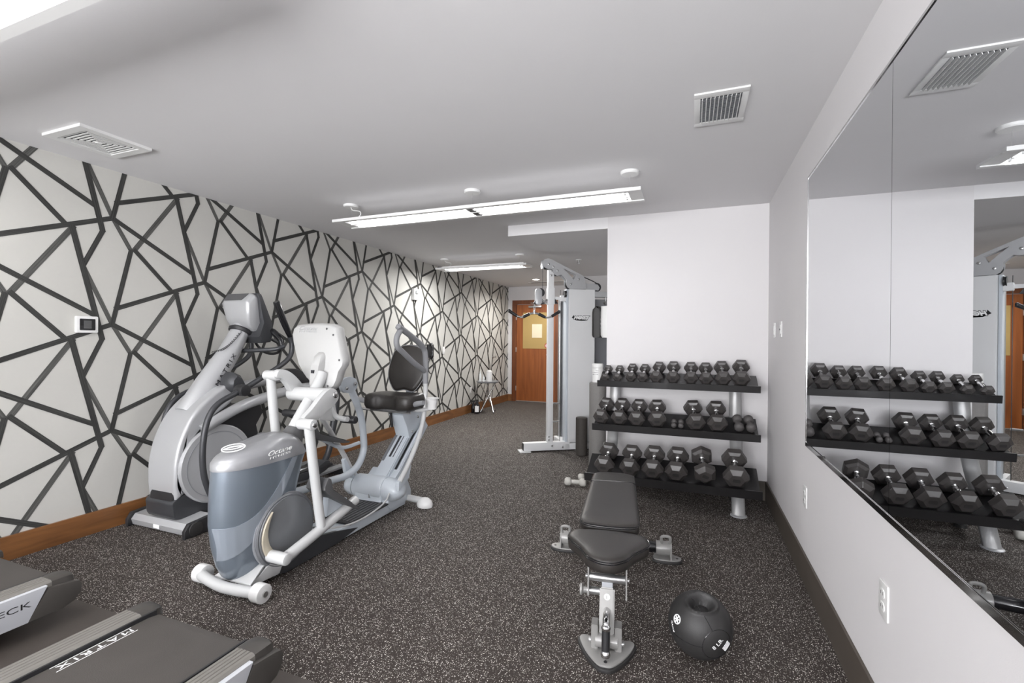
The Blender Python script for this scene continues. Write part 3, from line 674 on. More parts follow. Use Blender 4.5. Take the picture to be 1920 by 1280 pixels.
    for x in (-3.45,-3.17): obj('rear_upright', tube(B(), [(x,2.72,.55),(x,2.76,.3),(x,2.80,.06)], .028, 12), M['silverd'], t)
matrix_elliptical()

# ================================================================== SEATED ELLIPTICAL
def octane():
    t = thing('seated_elliptical', 'white and blue grey seated elliptical with black seat, nearest the camera', 'elliptical', (-2.2, 2.4, 0))
    X = -2.2
    # shell: nose shaped sections
    def section(Yn, Yb, w, z, n=16, zf=None, nw=.35):
        P = []
        prof = [(0,0),(.02,.30),(.06,.52),(.14,.74),(.26,.90),(.42,1.0),(.7,1.0),(.9,.93),(1.0,.72)]
        R_s = [(s, q) for s, q in prof]
        for s, q in R_s: P.append((X+w*q, Yn+(Yb-Yn)*s))
        for s, q in R_s[:0:-1]: P.append((X-w*q, Yn+(Yb-Yn)*s))
        return [Vector((x, y, zf(y) if zf else z)) for x, y in P]
    lv = [(.052,1.735,1.80,.03),(.062,1.70,1.845,.055),(.09,1.672,1.90,.078),(.15,1.645,1.96,.098),(.25,1.620,2.0,.112),(.36,1.606,2.03,.118),(.48,1.606,2.06,.120),(.60,1.613,2.10,.118),(.636,1.616,2.12,.117)]
    obj('front_housing', loft(B(), [section(a, c, w, z) for z, a, c, w in lv]), M['body'], t, ang=50)
    hz = lambda y: .70+.062*min(1, max(0, (y-1.62)/.30))-.02*max(0,(y-2.0)/.12)
    k1 = lambda f: (lambda y: .637+(hz(y)-.637)*f)
    lidr = [section(1.612, 2.122, .1205, 0, zf=k1(0)), section(1.612, 2.10, .1205, 0, zf=k1(.45)), section(1.630,2.07,.110,0,zf=k1(.78)), section(1.66,2.045,.085,0,zf=k1(.96)), section(1.72,2.01,.045,0,zf=k1(1.04))]
    ld = obj('housing_lid', loft(B(), lidr), M['lid'], t, ang=50)
    # lettering on the lid side and oval emblem on its nose
    def on_side(p):
        return Vector((X+.1215+(p.x-(X+.1215)), p.y, p.z))
    text('lid_lettering', 'Octane', (X+.1215,1.83,.675), (0,.99,.06), (0,0,1), .026, M['inkw'], ld, width=.155, depth=.0012, bold=.012, font_shear=.3)
    text('lid_lettering', 'FITNESS', (X+.1215,1.84,.658), (0,.99,.06), (0,0,1), .011, M['inkw'], ld, width=.135, depth=.0012, bold=.01)
    text('lid_lettering', 'Octane', (X+.1213,1.8305,.6745), (0,.99,.06), (0,0,1), .024, M['inkg'], ld, width=.151, depth=.0020, bold=-.012, font_shear=.3) if False else None
    def onlid(p):
        s = (p-Vector((X+.045,1.685,.70)))
        return p
    for r, w in ((1.0,.004),(0.93,.0)): pass
    b = B(); c0 = Vector((X+.030,1.70,.742)); ux = Vector((.60,.80,.10)).normalized(); uz = Vector((-.55,.35,.40)).normalized()
    n_ = ux.cross(uz); n_ = n_ if n_.z > 0 else -n_
    pts = [c0+ux*math.cos(a*PI/16)*.052+uz*math.sin(a*PI/16)*.026 for a in range(33)]; tube(b, pts, .0028, 8, sm=False)
    pts = [c0+ux*(-.045+.09*q/8)+uz*(.010*math.sin(PI*q/8)) for q in range(9)]; tube(b, pts, .0035, 8, sm=False)
    pts = [c0+ux*(-.045+.09*q/8)-uz*(.008*math.sin(PI*q/8)) for q in range(9)]; tube(b, pts, .0025, 8, sm=False)
    obj('lid_emblem', b, M['inkw'], ld)
    # light swoosh band on the side of the shell
    def shellx(y, z, s=1):
        import bisect
        for (z0,a0,c0_,w0),(z1,a1,c1,w1) in zip(lv, lv[1:]):
            if z <= z1:
                f = max(0,(z-z0)/(z1-z0)); a = a0+(a1-a0)*f; c = c0_+(c1-c0_)*f; w = w0+(w1-w0)*f; break
        else: a, c, w = lv[-1][1:]
        q = max(0.0005,(y-a)/(c-a)); prof = [(0,0),(.02,.30),(.06,.52),(.14,.74),(.26,.90),(.42,1.0),(.7,1.0),(.9,.93),(1.0,.72),(1.2,.72)]
        for (s0,q0),(s1,q1) in zip(prof, prof[1:]):
            if q <= s1: return X+w*(q0+(q1-q0)*(q-s0)/(s1-s0))
        return X+w*.7
    top = smooth_path([(0,1.995,.634),(0,1.93,.545),(0,1.85,.455),(0,1.77,.395),(0,1.69,.365),(0,1.64,.360),(0,1.6065,.360)], 10)
    bot = smooth_path([(0,2.035,.634),(0,1.98,.535),(0,1.90,.42),(0,1.81,.315),(0,1.72,.235),(0,1.66,.20),(0,1.634,.19)], 10)
    b = B(); rows = []
    for p, q in zip(top, bot):
        row = []
        for k in range(6):
            f = k/5; y = p.y+(q.y-p.y)*f; z = p.z+(q.z-p.z)*f; row.append((y, z))
        rows.append(row)
    V1 = [[b.verts.new((shellx(y,z)+.0022, y-.0015, z)) for y, z in r] for r in rows]; V0 = [[b.verts.new((shellx(y,z)-.003, y+.001, z)) for y, z in r] for r in rows]
    for i in range(len(rows)-1):
        for k in range(5):
            b.faces.new((V1[i][k],V1[i+1][k],V1[i+1][k+1],V1[i][k+1])); b.faces.new((V0[i][k],V0[i][k+1],V0[i+1][k+1],V0[i+1][k]))
        b.faces.new((V1[i][0],V0[i][0],V0[i+1][0],V1[i+1][0])); b.faces.new((V1[i][5],V1[i+1][5],V0[i+1][5],V0[i][5]))
    obj('swoosh_panel', b, M['bodyl'], t, ang=60)
    # neck collar and mast
    cA, cB = Vector((X,2.09,.70)), Vector((X,2.16,.80))
    obj('neck_collar', tube(B(), [(X,2.055,.60),(X,2.085,.69),(X,2.125,.765)], [.088,.070,.050], 24), M['greyplastic'], t)
    obj('mast', tube(B(), [(X,2.10,.74),(X,2.20,.875),(X,2.29,.99),(X,2.345,1.08)], [.040,.038,.036,.034], 18, sm=False), M['whitemetal'], t)
    # drive discs, crank arms
    for s in (1,-1):
        cx = X+s*.112
        ky, kz = (1.83,.157) if s > 0 else (2.07,.345)
        d = obj('drive_disc', lathe(B(), [(.001,-.02*s),(.190,-.02*s),(.196,-.008*s),(.196,.012*s),(.188,.017*s),(.180,.014*s),(.178,.020*s),(.001,.024*s)], (cx,1.95,.25),'X',56), M['bodyd'], t, ang=25)
        obj('disc_rim', lathe(B(), [(.197,-.012*s),(.201,-.010*s),(.201,.004*s),(.197,.006*s)], (cx,1.95,.25),'X',56), M['silverd'], d)
        v = Vector((0, ky-1.95, kz-.25)); u = v.normalized(); w_ = Vector((0,-u.z,u.y))*s
        cr = [(.0,.0)]
        P = []
        for q in range(9): a = -1.55+q*.19; P.append((math.cos(a)*.172, math.sin(a)*.172))
        P2 = []
        for q in range(9): a = -.03-q*.19; P2.append((math.cos(a)*(.172-.048*(1-q/8)**.6*1.0), math.sin(a)*(.172-.048*(1-q/8)**.6)))
        P[0] = P[0]; poly = P+P2
        obj('crank_arm', prism(B(), [Vector((cx+s*.022,1.95,.25))+u*a+w_*c for a, c in poly], Vector((s*.012,0,0)), .003), M['beige'], t)
        kx = X+s*.225
        obj('crank_knob', cyl(B(), (cx+s*.02,ky,kz),(kx+s*.035,ky,kz),.031,bev=.008), M['whitemetal'], t)
        if s > 0:
            pb = obj('pedal_bar', tube(B(), [(kx,1.83,.157),(kx,1.90,.165),(kx,2.26,.25),(kx,2.39,.285)], .029, 16), M['whitemetal'], t)
        else:
            pb = obj('pedal_bar', tube(B(), [(kx+.045,2.07,.345),(kx+.045,2.3,.31),(kx+.045,2.62,.295),(kx+.045,2.78,.29),(kx+.045,2.90,.33),(kx+.045,2.965,.42),(kx+.045,2.97,.52),(kx+.045,2.93,.72),(kx+.045,2.82,.93)], .026, 16), M['palemetal'], t)
    # right foot pedal on the bar, left pedal raised forward
    def pedal(x, y, z, tilt, flip=1):
        d = Vector((0, math.cos(tilt), math.sin(tilt))); u = Vector((0,-d.z,d.y)); o = Vector((x,y,z))
        pr = [(0,0),(.36,0),(.38,.015),(.37,.03),(.02,.03),(.0,.055),(-.02,.055),(-.022,.02)]
        pr = [(0,0),(.08,-.012),(.30,-.006),(.36,.004),(.365,.014),(.30,.016),(.06,.028),(.01,.072),(-.015,.070),(-.012,.02)]
        g = obj('foot_pedal', prism(B(), [o+d*a+u*c-Vector((.07,0,0)) for a, c in pr], Vector((.14,0,0)), .004), M['greyplastic'], t)
        gp = obj('pedal_tread', prism(B(), [o+d*a+u*c-Vector((.058,0,0)) for a, c in [(.06,.027),(.33,.0155),(.33,.020),(.06,.032)]], Vector((.116,0,0))), M['black'], g)
    pedal(X+.19, 2.09, .435, -.62); pedal(X-.17, 2.37, .655, -.30)
    # bracket carrying right pedal
    obj('pedal_bracket', prism(B(), yz([(2.16,.255),(2.34,.285),(2.33,.315),(2.22,.37),(2.17,.37)], X+.17), Vector((.04,0,0)), .005), M['palemetal'], t)
    obj('pedal_bracket', tube(B(), [(X-.20,2.55,.60),(X-.20,2.75,.50),(X-.19,2.93,.50)], .014, 10), M['palemetal'], t)
    # swing links from rocker arms
    def swing(x, top, mid, bot, r=.027):
        g = obj('swing_link', tube(B(), [(x,)+top, (x,)+mid, (x,)+bot], r, 16), M['whitemetal'], t)
        sx = 1 if x > X else -1
        obj('link_pivot', cyl(B(), (x-sx*.065,top[0],top[1]),(x+sx*.040,top[0],top[1]),.031,bev=.008), M['whitemetal'], g)
        obj('pivot_cap', cyl(B(), (x+sx*.038,top[0],top[1]),(x+sx*.048,top[0],top[1]),.016,bev=.003), M['chrome'], g)
    swing(X+.225, (2.0,.825), (2.04,.56), (2.10,.21+.0), .0265)
    swing(X-.195, (2.12,1.075), (2.15,.80), (2.22,.34), .027)
    # rocker arms: flat shaped plates
    obj('rocker_arm', prism(B(), yz(rpoly([(2.265,.985),(2.285,.94),(2.24,.895),(2.16,.855),(2.08,.81),(2.02,.79),(1.985,.82),(2.01,.858),(2.07,.90),(2.12,.945),(2.18,.99),(2.23,1.002)],4), X+.148), Vector((.036,0,0)), .008), M['whitemetal'], t, ang=50)
    obj('rocker_arm', prism(B(), yz(rpoly([(2.09,1.07),(2.11,1.11),(2.17,1.105),(2.24,1.06),(2.30,.995),(2.31,.95),(2.26,.925),(2.21,.965),(2.17,1.02),(2.13,1.055)],4), X-.155), Vector((.045,0,0)), .008), M['whitemetal'], t, ang=50)
    obj('rocker_hub', cyl(B(), (X-.165,2.245,.955),(X+.15,2.245,.955),.044,bev=.010), M['whitemetal'], t)
    obj('hub_cap', cyl(B(), (X+.183,2.245,.960),(X+.195,2.245,.960),.020,bev=.004), M['chrome'], t)
    # fixed grips
    b = B(); tube(b, [(X,2.40,.90),(X-.10,2.43,.80),(X-.24,2.45,.785),(X-.34,2.45,.785)], .0175, 12); tube(b, [(X,2.40,.90),(X+.02,2.43,.80),(X+.06,2.46,.775),(X+.10,2.46,.775)], .0175, 12)
    fh = obj('fixed_handlebar', b, M['whitemetal'], t)
    obj('hand_grip', cyl(B(), (X-.32,2.45,.785),(X-.44,2.45,.785),.0255,bev=.008), M['black'], fh); obj('hand_grip', cyl(B(), (X+.02,2.50,.765),(X+.135,2.50,.765),.0255,bev=.008), M['black'], fh)
    # cup-like gusset between mast and grips
    obj('mast_gusset', prism(B(), yz([(2.28,.86),(2.36,.93),(2.42,.92),(2.46,.79),(2.43,.76),(2.30,.79)], X-.02), Vector((.04,0,0)), .008), M['whitemetal'], t)
    obj('height_strut', tube(B(), [(X+.03,2.46,.97),(X+.03,2.455,.775)], .024, 14), M['charcoal'], t) if False else None
    # console: moulded back facing the front of the room
    con = [(-2.527,1.335),(-2.522,1.372),(-2.495,1.394),(-2.40,1.402),(-2.298,1.405),(-2.19,1.396),(-2.145,1.375),(-2.126,1.323),(-2.083,1.222),(-2.060,1.165),(-2.063,1.130),(-2.088,1.088),(-2.096,1.035),(-2.112,.995),(-2.142,.972),(-2.185,.972),(-2.212,.988),(-2.235,1.027),(-2.27,1.02),(-2.315,1.022),(-2.345,1.04),(-2.381,1.072),(-2.433,1.130),(-2.473,1.205),(-2.507,1.276)]
    # coordinates traced at y=2.40; tilt the slab back slightly
    ty = lambda z, d: 2.40+.18*(z-1.18)+d
    rings = []
    cx, cz = -2.27, 1.19
    for d, s in ((-.030,.90),(-.022,.965),(0,1.0),(.030,1.0),(.045,.96)):
        rings.append([Vector((cx+(x-cx)*s, ty(cz+(z-cz)*s, d), cz+(z-cz)*s)) for x, z in con])
    co = obj('console', loft(B(), rings), M['conwhite'], t, ang=40)
    obj('console_screen', prism(B(), [Vector((x, ty(z,.047), z)) for x, z in rrect(-2.30,1.27,.26,.16,.02)], Vector((0,.006,0))), M['blackg'], co)
    def on_con(p): return Vector((p.x, ty(p.z,-.0305), p.z))
    text('console_lettering', 'Octane', (-2.455,0,1.358), (1,0,0), (0,0,1), .024, M['silver'], co, width=.15, bold=-.005, font_shear=.3, fn=lambda p: Vector((p.x, ty(p.z,-.0318)-(.0008 if p.y < -.0003 else 0), p.z)))
    text('console_lettering', 'FITNESS', (-2.455,0,1.342), (1,0,0), (0,0,1), .011, M['silver'], co, width=.15, fn=lambda p: Vector((p.x, ty(p.z,-.0318)-(.0008 if p.y < -.0003 else 0), p.z)))
    for x, z in ((-2.225,1.365),(-2.165,1.325),(-2.09,1.165),(-2.155,1.0)): obj('screw_recess', cyl(B(), (x,ty(z,-.029),z),(x,ty(z,-.0325),z),.007), M['greyplastic'], co)
    # neck box under console with small socket
    cb = loft(B(), [[(X-.045+x, ty(z,-.02)+d, z) for x, d in ((-w,0),(-w*.6,-dd),(w*.6,-dd),(w,0),(w*.8,.04),(-w*.8,.04))] for z, w, dd in ((.97,.042,.03),(1.02,.048,.045),(1.12,.050,.05),(1.19,.045,.035),(1.215,.03,.008))])
    nb = obj('console_neck', cb, M['conwhite'], co, ang=60)
    obj('socket', box(B(), (X-.065,ty(1.09,-.075),1.08),(X-.042,ty(1.09,-.0675),1.10)), M['darkvoid'], nb)
    # left bracket plate with chrome bolts at upper end of left bar
    br = obj('bracket_plate', prism(B(), yz(rpoly([(2.70,1.0),(2.79,1.02),(2.86,.99),(2.86,.93),(2.80,.90),(2.71,.92)],3), X-.185), Vector((.03,0,0)), .005), M['palemetal'], t)
    for y, z in ((2.83,.965),(2.74,.94)): obj('bolt', cyl(B(), (X-.155,y,z),(X-.143,y,z),.013,bev=.004), M['chrome'], br)
    # base frame
    b = B(); side = [(1.80,.03),(1.95,.012),(3.10,.012),(3.12,.05),(2.95,.085),(2.2,.085),(1.95,.13),(1.86,.12)]
    prism(b, yz(side, X-.12), Vector((.235,0,0)), .006); bs = obj('base_frame', b, M['palemetal'], t)
    obj('base_skirt', prism(B(), yz([(1.86,.035),(1.95,.006),(2.35,.006),(2.55,.035),(2.35,.086),(2.2,.115),(2.0,.14),(1.88,.13)], X+.095), Vector((.024,0,0)), .004), M['charcoal'], t)
    obj('front_bracket', prism(B(), [Vector(p) for p in ((X-.10,1.70,.058),(X+.155,1.70,.058),(X+.11,1.84,.115),(X-.06,1.84,.115))], Vector((0,.0,.012)), .003), M['whitemetal'], t)
    obj('front_bracket', prism(B(), [Vector(p) for p in ((X+.118,1.70,.04),(X+.118,1.90,.03),(X+.118,1.96,.15),(X+.118,1.86,.12))], Vector((.010,0,0)), .002), M['whitemetal'], t)
    obj('front_stabilizer', tube(B(), [(X-.235,1.715,.050),(X-.15,1.690,.050),(X,1.665,.048),(X+.13,1.675,.046),(X+.20,1.69,.044)], .027, 16), M['whitemetal'], t)
    for s, y in ((-1,1.725),(1,1.695)):
        w = obj('transport_wheel', cyl(B(), (X+s*.195,y,.046),(X+s*.255,y,.046),.046,bev=.006), M['white'], t)
        obj('axle_bolt', lathe(B(), [(.001,.058*s*1.0),(.014,.058*s),(.014,.066*s),(.001,.068*s)], (X+s*.197,y,.046),'X',16), M['steel'], w)
    # tread mat and white trim wire
    obj('step_plate', box(B(), (X-.14,2.45,.086),(X+.135,2.86,.098),.004), M['black'], t)
    b = B()
    for k in range(9): box(b, (X-.13+k*.03,2.47,.098),(X-.118+k*.03,2.84,.101))
    obj('step_ribs', b, M['greyplastic'], t)
    obj('trim_wire', tube(B(), [(X+.0,2.2,.15),(X+.16,2.28,.14),(X+.175,2.50,.112),(X+.17,2.75,.135),(X+.14,2.88,.19)], .006, 8), M['whitemetal'], t)
    # rear hub with gussets
    hy, hz_ = 2.93, .175
    obj('rear_hub', loft(B(), [[Vector((x, hy+math.cos(2*PI*k/28)*r, hz_-.0+math.sin(2*PI*k/28)*r)) for k in range(28)] for x, r in ((X-.20,.080),(X-.19,.088),(X+.02,.094),(X+.06,.094),(X+.07,.088))]), M['palemetal'], t)
    obj('hub_front_panel', prism(B(), yz([(2.845,.10),(2.845,.20),(2.90,.26),(3.0,.25),(3.02,.08)], X-.16), Vector((.24,0,0)), .012), M['palemetal'], t)
    obj('hub_cap', loft(B(), [[Vector((x, hy+math.cos(2*PI*k/28)*r, hz_+math.sin(2*PI*k/28)*r*sz)) for k in range(28)] for x, r, sz in ((X+.075,.088,1),(X+.12,.088,.98),(X+.17,.075,.92),(X+.205,.055,.85),(X+.22,.02,.8))]), M['palemetal'], t, ang=60)
    obj('hub_cap', loft(B(), [[Vector((x, hy+math.cos(2*PI*k/28)*r, hz_+math.sin(2*PI*k/28)*r*sz)) for k in range(28)] for x, r, sz in ((X-.205,.080,1),(X-.25,.078,.98),(X-.28,.065,.92),(X-.295,.03,.85))]), M['palemetal'], t, ang=60)
    obj('logo_mark', prism(B(), [Vector((X-.03,2.8375,.125)),Vector((X-.015,2.8375,.125)),Vector((X-.028,2.8375,.155))], Vector((0,.006,0))), M['gripgrey'], t)
    # rear pillar and stabilizer
    obj('rear_pillar', prism(B(), yz([(2.86,.08),(2.90,.22),(3.02,.30),(3.10,.24),(3.17,.11),(3.17,.04),(2.90,.04)], X+.065), Vector((.06,0,0)), .008), M['palemetal'], t)
    obj('rear_pillar', prism(B(), yz([(2.86,.08),(2.90,.22),(3.02,.30),(3.10,.24),(3.17,.11),(3.17,.04),(2.90,.04)], X-.13), Vector((.06,0,0)), .008), M['palemetal'], t)
    obj('rear_stabilizer', tube(B(), [(X-.27,3.14,.045),(X,3.13,.058),(X+.24,3.14,.045)], .025, 14), M['whitemetal'], t)
    for s in (1,-1): obj('rear_foot', loft(B(), [[Vector((X+s*.27+math.cos(2*PI*k/20)*r, 3.14+math.sin(2*PI*k/20)*r*.75, z)) for k in range(20)] for z, r in ((.0,.062),(.02,.068),(.045,.058),(.065,.035),(.072,.01))]), M['white'], t, ang=60)
    # inclined seat rail
    d = Vector((0,.62,.62)); d = Vector((0,3.40-2.95,.62-.22)).normalized(); u = Vector((0,-d.z,d.y)); o = Vector((X,2.93,.20))
    b = B(); bar(b, o, o+d*.60, .13, .09, u, .008); rl = obj('seat_rail', b, M['palemetal'], t)
    b = B(); bar(b, o+u*.046+Vector((-.005,0,0))+d*.22, o+u*.046+Vector((-.005,0,0))+d*.55, .018, .004, u); bar(b, o+u*.046+Vector((.025,0,0))+d*.22, o+u*.046+Vector((.025,0,0))+d*.55, .005, .004, u)
    obj('rail_slot', b, M['charcoal'], rl)
    b = B(); bar(b, o+u*.046+Vector((-.05,0,0))+d*.18, o+u*.046+Vector((-.05,0,0))+d*.54, .024, .005, u); obj('scale_strip', b, M['inkg'], rl)
    b = B(); bar(b, o+u*.0+Vector((.067,0,0))+d*.02, o+u*.0+Vector((.067,0,0))+d*.58, .006, .016, u); obj('side_slot', b, M['black'], rl)
    b = B(); bar(b, o+Vector((.105,.03,0))+d*.0, o+Vector((.105,.03,0))+d*.60, .03, .07, u, .006); obj('outer_rail', b, M['palemetal'], rl)
    # carriage and seat
    cp = o+d*.52
    obj('seat_carriage', prism(B(), yz([(3.22,.50),(3.18,.60),(3.12,.70),(3.20,.76),(3.36,.76),(3.42,.68),(3.36,.56)], X-.055), Vector((.13,0,0)), .008), M['palemetal'], t)
    b = B(); 
    for y, z in ((3.25,.55),(3.33,.66)): cyl(b, (X+.074,y,z),(X+.086,y,z),.012,bev=.003)
    obj('bolt', b, M['chrome'], t)
    b = B(); tube(b, [(X-.03,3.13,.60),(X-.03,3.10,.77)], .009, 10, sm=False); obj('gas_strut', b, M['black'], t)
    b = B(); cyl(b, (X-.34,3.10,.735),(X+.16,3.10,.725),.009); obj('seat_lever', b, M['steel'], t)
    # seat cushion
    sp = rpoly([(-.20,3.00),(-.12,2.985),(-.06,3.02),(.06,3.02),(.12,2.985),(.20,3.00),(.225,3.08),(.215,3.24),(.14,3.30),(-.14,3.30),(-.215,3.24),(-.225,3.08)], 5)
    rings = []
    cyv = 3.13
    for z, s in ((.752,.86),(.760,.95),(.785,1.0),(.825,1.0),(.847,.96),(.858,.86),(.860,.70)):
        rings.append([Vector((X+x*s, cyv+(y-cyv)*s, z+(.012*abs(x)/.2 if z > .8 else 0))) for x, y in sp])
    obj('seat_cushion', loft(B(), rings), M['leather'], t, ang=60)
    obj('seat_pan', box(B(), (X-.17,3.03,.738),(X+.17,3.27,.756),.006), M['greyplastic'], t)
    for s in (1,-1): obj('seat_handle', tube(B(), [(X+s*.19,3.08,.79),(X+s*.25,3.05,.81),(X+s*.32,3.03,.825)], [.018,.021,.017], 12), M['gripgrey'], t)
    obj('cup_holder', lathe(B(), [(.001,-.085),(.036,-.085),(.044,-.02),(.055,0),(.049,0),(.034,-.076),(.001,-.076)], (X+.315,3.16,.845), 'Z', 24), M['white'], t)
    obj('cup_arm', tube(B(), [(X+.12,3.16,.74),(X+.22,3.16,.745),(X+.29,3.16,.76)], .014, 10), M['whitemetal'], t)
    # backrest
    bp = rpoly([(0,.885),(.08,.872),(.125,.905),(.175,1.0),(.165,1.13),(.12,1.225),(0,1.255),(-.12,1.225),(-.165,1.13),(-.175,1.0),(-.125,.905),(-.08,.872)], 5)
    rings = []
    for dd, s in ((0,.84),(.008,.95),(.024,1.0),(.05,1.0),(.066,.94)):
        rings.append([Vector((X+x*s, 3.27+dd+.20*(z-1.06), 1.06+(z-1.06)*s)) for x, z in bp])
    bk = obj('backrest_cushion', loft(B(), rings), M['leather'], t, ang=60)
    obj('backrest_piping', tube(B(), [Vector((X+x*.985, 3.282+.20*(z-1.06), 1.06+(z-1.06)*.985)) for x, z in bp+bp[:1]], .003, 6, sm=False), M['gripgrey'], bk)
    obj('backrest_post', tube(B(), [(X,3.30,.72),(X,3.335,.85),(X,3.345,.97)], .040, 12, flat=.55), M['palemetal'], t)
    # moving handle arms
    def handle(x, dy, dz):
        a = obj('handle_arm', tube(B(), [(x,2.88+dy*.1,.26),(x,3.0+dy*.3,.37),(x,3.13+dy*.6,.53),(x,3.20+dy*.8,.68),(x,3.225+dy,.86+dz),(x,3.225+dy,.96+dz)], .0185, 14), M['whitemetal'], t)
        obj('handle_grip', tube(B(), [(x,3.225+dy,.95+dz),(x,3.225+dy,1.14+dz),(x,3.19+dy,1.235+dz),(x,3.05+dy,1.31+dz),(x,2.87+dy,1.385+dz),(x,2.855+dy,1.385+dz)], .0225, 14), M['gripgrey'], a)
        obj('handle_loop', tube(B(), [(x,2.885+dy,1.372+dz),(x,2.835+dy,1.315+dz),(x,2.84+dy,1.25+dz),(x,2.92+dy,1.20+dz),(x,3.06+dy,1.12+dz),(x,3.21+dy,1.05+dz)], .0205, 14), M['gripgrey'], a)
        obj('arm_gusset', prism(B(), yz([(2.86,.20),(2.86,.26),(2.98,.345),(3.02,.35),(2.99,.26)], x-.02), Vector((.03,0,0)), .004), M['palemetal'], a)
    handle(X+.215, 0, 0)
    a = obj('handle_arm', tube(B(), [(X-.215,2.90,.26),(X-.215,2.80,.42),(X-.215,2.66,.62),(X-.21,2.54,.78),(X-.20,2.47,.92),(X-.19,2.47,1.05)], .0185, 14), M['whitemetal'], t)
    obj('handle_grip', tube(B(), [(X-.19,2.47,1.03),(X-.17,2.49,1.15),(X-.15,2.52,1.24)], .022, 14), M['gripgrey'], a)
    obj('arm_gusset', prism(B(), yz([(2.93,.20),(2.93,.26),(2.80,.42),(2.775,.40),(2.80,.30)], X-.23), Vector((.03,0,0)), .004), M['palemetal'], a)
octane()

# ================================================================== CABLE TOWER
def cable_tower():
    t = thing('cable_tower', 'tall silver cable weight tower with lat bar in the alcove', 'gym machine', (0,0,0), world=False)
    # local frame: x along the profile, y away from the viewer, z up
    b = B(); box(b, (0,.0,.012), (.56,.085,.104), .004); bf = obj('base_beam', b, M['tower'], t)
    obj('beam_plug', box(B(), (-.004,.006,.018), (.0,.079,.098)), M['black'], bf)
    obj('foot_plate', box(B(), (-.05,-.03,.0), (.08,.115,.012), .002), M['tower'], t)
    b = B()
    for x, z in ((.34,.065),(.47,.045)): cyl(b, (x,-.008,z),(x,.0,z),.012,bev=.003)
    obj('bolt', b, M['steel'], bf)
    obj('rear_base', box(B(), (.50,.0,.012), (1.05,.46,.085), .005), M['tower'], t)
    # front upright
    b = B(); box(b, (.285,.015,.10), (.355,.075,2.13), .004); up = obj('upright', b, M['tower'], t)
    obj('upright_sleeve', box(B(), (.280,.008,1.725), (.363,.082,1.92), .004), M['tower'], up)
    obj('upright_bracket', box(B(), (.282,.006,.10), (.352,.012,.165), .002), M['tower'], up)
    b = B()
    for z in (.135,.172): cyl(b, (.30,-.004,z),(.30,.006,z),.009,bev=.002)
    obj('bolt', b, M['steel'], up)
    # shroud
    obj('weight_shroud', prism(B(), xy([(.545,.0),(.86,.0),(.86,.11),(.53,.11),(.53,.02)], .095), Vector((0,0,1.815)), .006), M['tower'], t)
    sh = bpy.data.objects['weight_shroud']
    obj('shroud_edge', box(B(), (.503,.005,.09), (.53,.11,1.908), .004), M['palemetal'], t)
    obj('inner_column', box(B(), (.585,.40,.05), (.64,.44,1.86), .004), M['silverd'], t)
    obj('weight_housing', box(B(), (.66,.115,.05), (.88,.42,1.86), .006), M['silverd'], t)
    text('tower_lettering', 'HOIST', (.594,-.0012,1.552), (1,0,0), (0,0,1), .044, M['inkw'], sh, width=.205, depth=.0015, bold=.045, font_shear=.35)
    k = text('lettering_outline', 'HOIST', (.590,-.0004,1.547), (1,0,0), (0,0,1), .054, M['ink'], sh, width=.214, depth=.0003, bold=.08, font_shear=.35)
    obj('logo_flash', prism(B(), xz([(.570,1.572),(.598,1.606),(.60,1.59),(.625,1.540),(.70,1.537),(.775,1.541),(.70,1.545),(.61,1.548)], -.0004), Vector((0,-.0006,0))), M['ink'], sh)
    # guide rods
    b = B(); cyl(b, (.560,.42,.05),(.560,.42,1.83),.024); obj('guide_rod', b, M['steel'], t)
    b = B(); cyl(b, (.45,.06,.1),(.45,.06,1.9),.003, seg=8); obj('cable', b, M['black'], t)
    b = B(); cyl(b, (.38,.09,.55),(.46,.09,.55),.010); cyl(b, (.37,.09,.335),(.39,.09,.33),.011); cyl(b,(.39,.09,.33),(.46,.09,.335),.008); obj('selector_pin', b, M['steel'], t)
    # top arm: twin cut plates with open window
    outline = [(.208,2.19),(.212,2.225),(.24,2.252),(.278,2.263),(.318,2.252),(.55,2.148),(.712,2.072),(.728,2.05),(.756,1.917),(.549,1.911),(.520,1.93),(.503,1.96),(.500,1.99),(.505,2.015),(.475,2.045),(.44,2.073),(.42,2.066),(.385,2.062),(.355,2.078),(.335,2.105),(.325,2.135),(.301,2.138),(.27,2.138),(.235,2.155)]
    for y in (.005, .085):
        # plate with a triangular window made as two strips meeting round it
        b = B(); v = [b.verts.new((x, y, z)) for x, z in outline]; w = [b.verts.new((x, y, z)) for x, z in ((.466,2.150),(.625,2.083),(.592,2.022),(.535,2.085))]
        es = [b.edges.new((v[i], v[(i+1) % len(v)])) for i in range(len(v))]+[b.edges.new((w[i], w[(i+1) % 4])) for i in range(4)]
        bmesh.ops.triangle_fill(b, use_beauty=True, edges=es, use_dissolve=False)
        r = bmesh.ops.extrude_face_region(b, geom=b.faces[:]); bmesh.ops.translate(b, verts=[q for q in r['geom'] if isinstance(q, bmesh.types.BMVert)], vec=(0,.008,0))
        obj('arm_plate', b, M['silver'], t, smooth=False)
    for x, z, r in ((.262,2.19,.052),(.395,2.12,.052),(.56,1.965,.055),(.655,2.03,.04)):
        obj('pulley', lathe(B(), [(.001,-.016),(r,-.016),(r-.008,-.004),(r-.008,.004),(r,.016),(.001,.016)], (x,.05,z), 'Y', 28), M['black'], t)
    b = B()
    for x, z in ((.282,2.195),(.341,2.165),(.393,2.121),(.317,2.118),(.313,2.063),(.656,2.028),(.556,1.968)): cyl(b, (x,-.006,z),(x,.005,z),.012,bev=.003)
    obj('bolt', b, M['steel'], t)
    obj('arm_cap', box(B(), (.21,.013,2.14), (.23,.085,2.24), .004), M['silverd'], t)
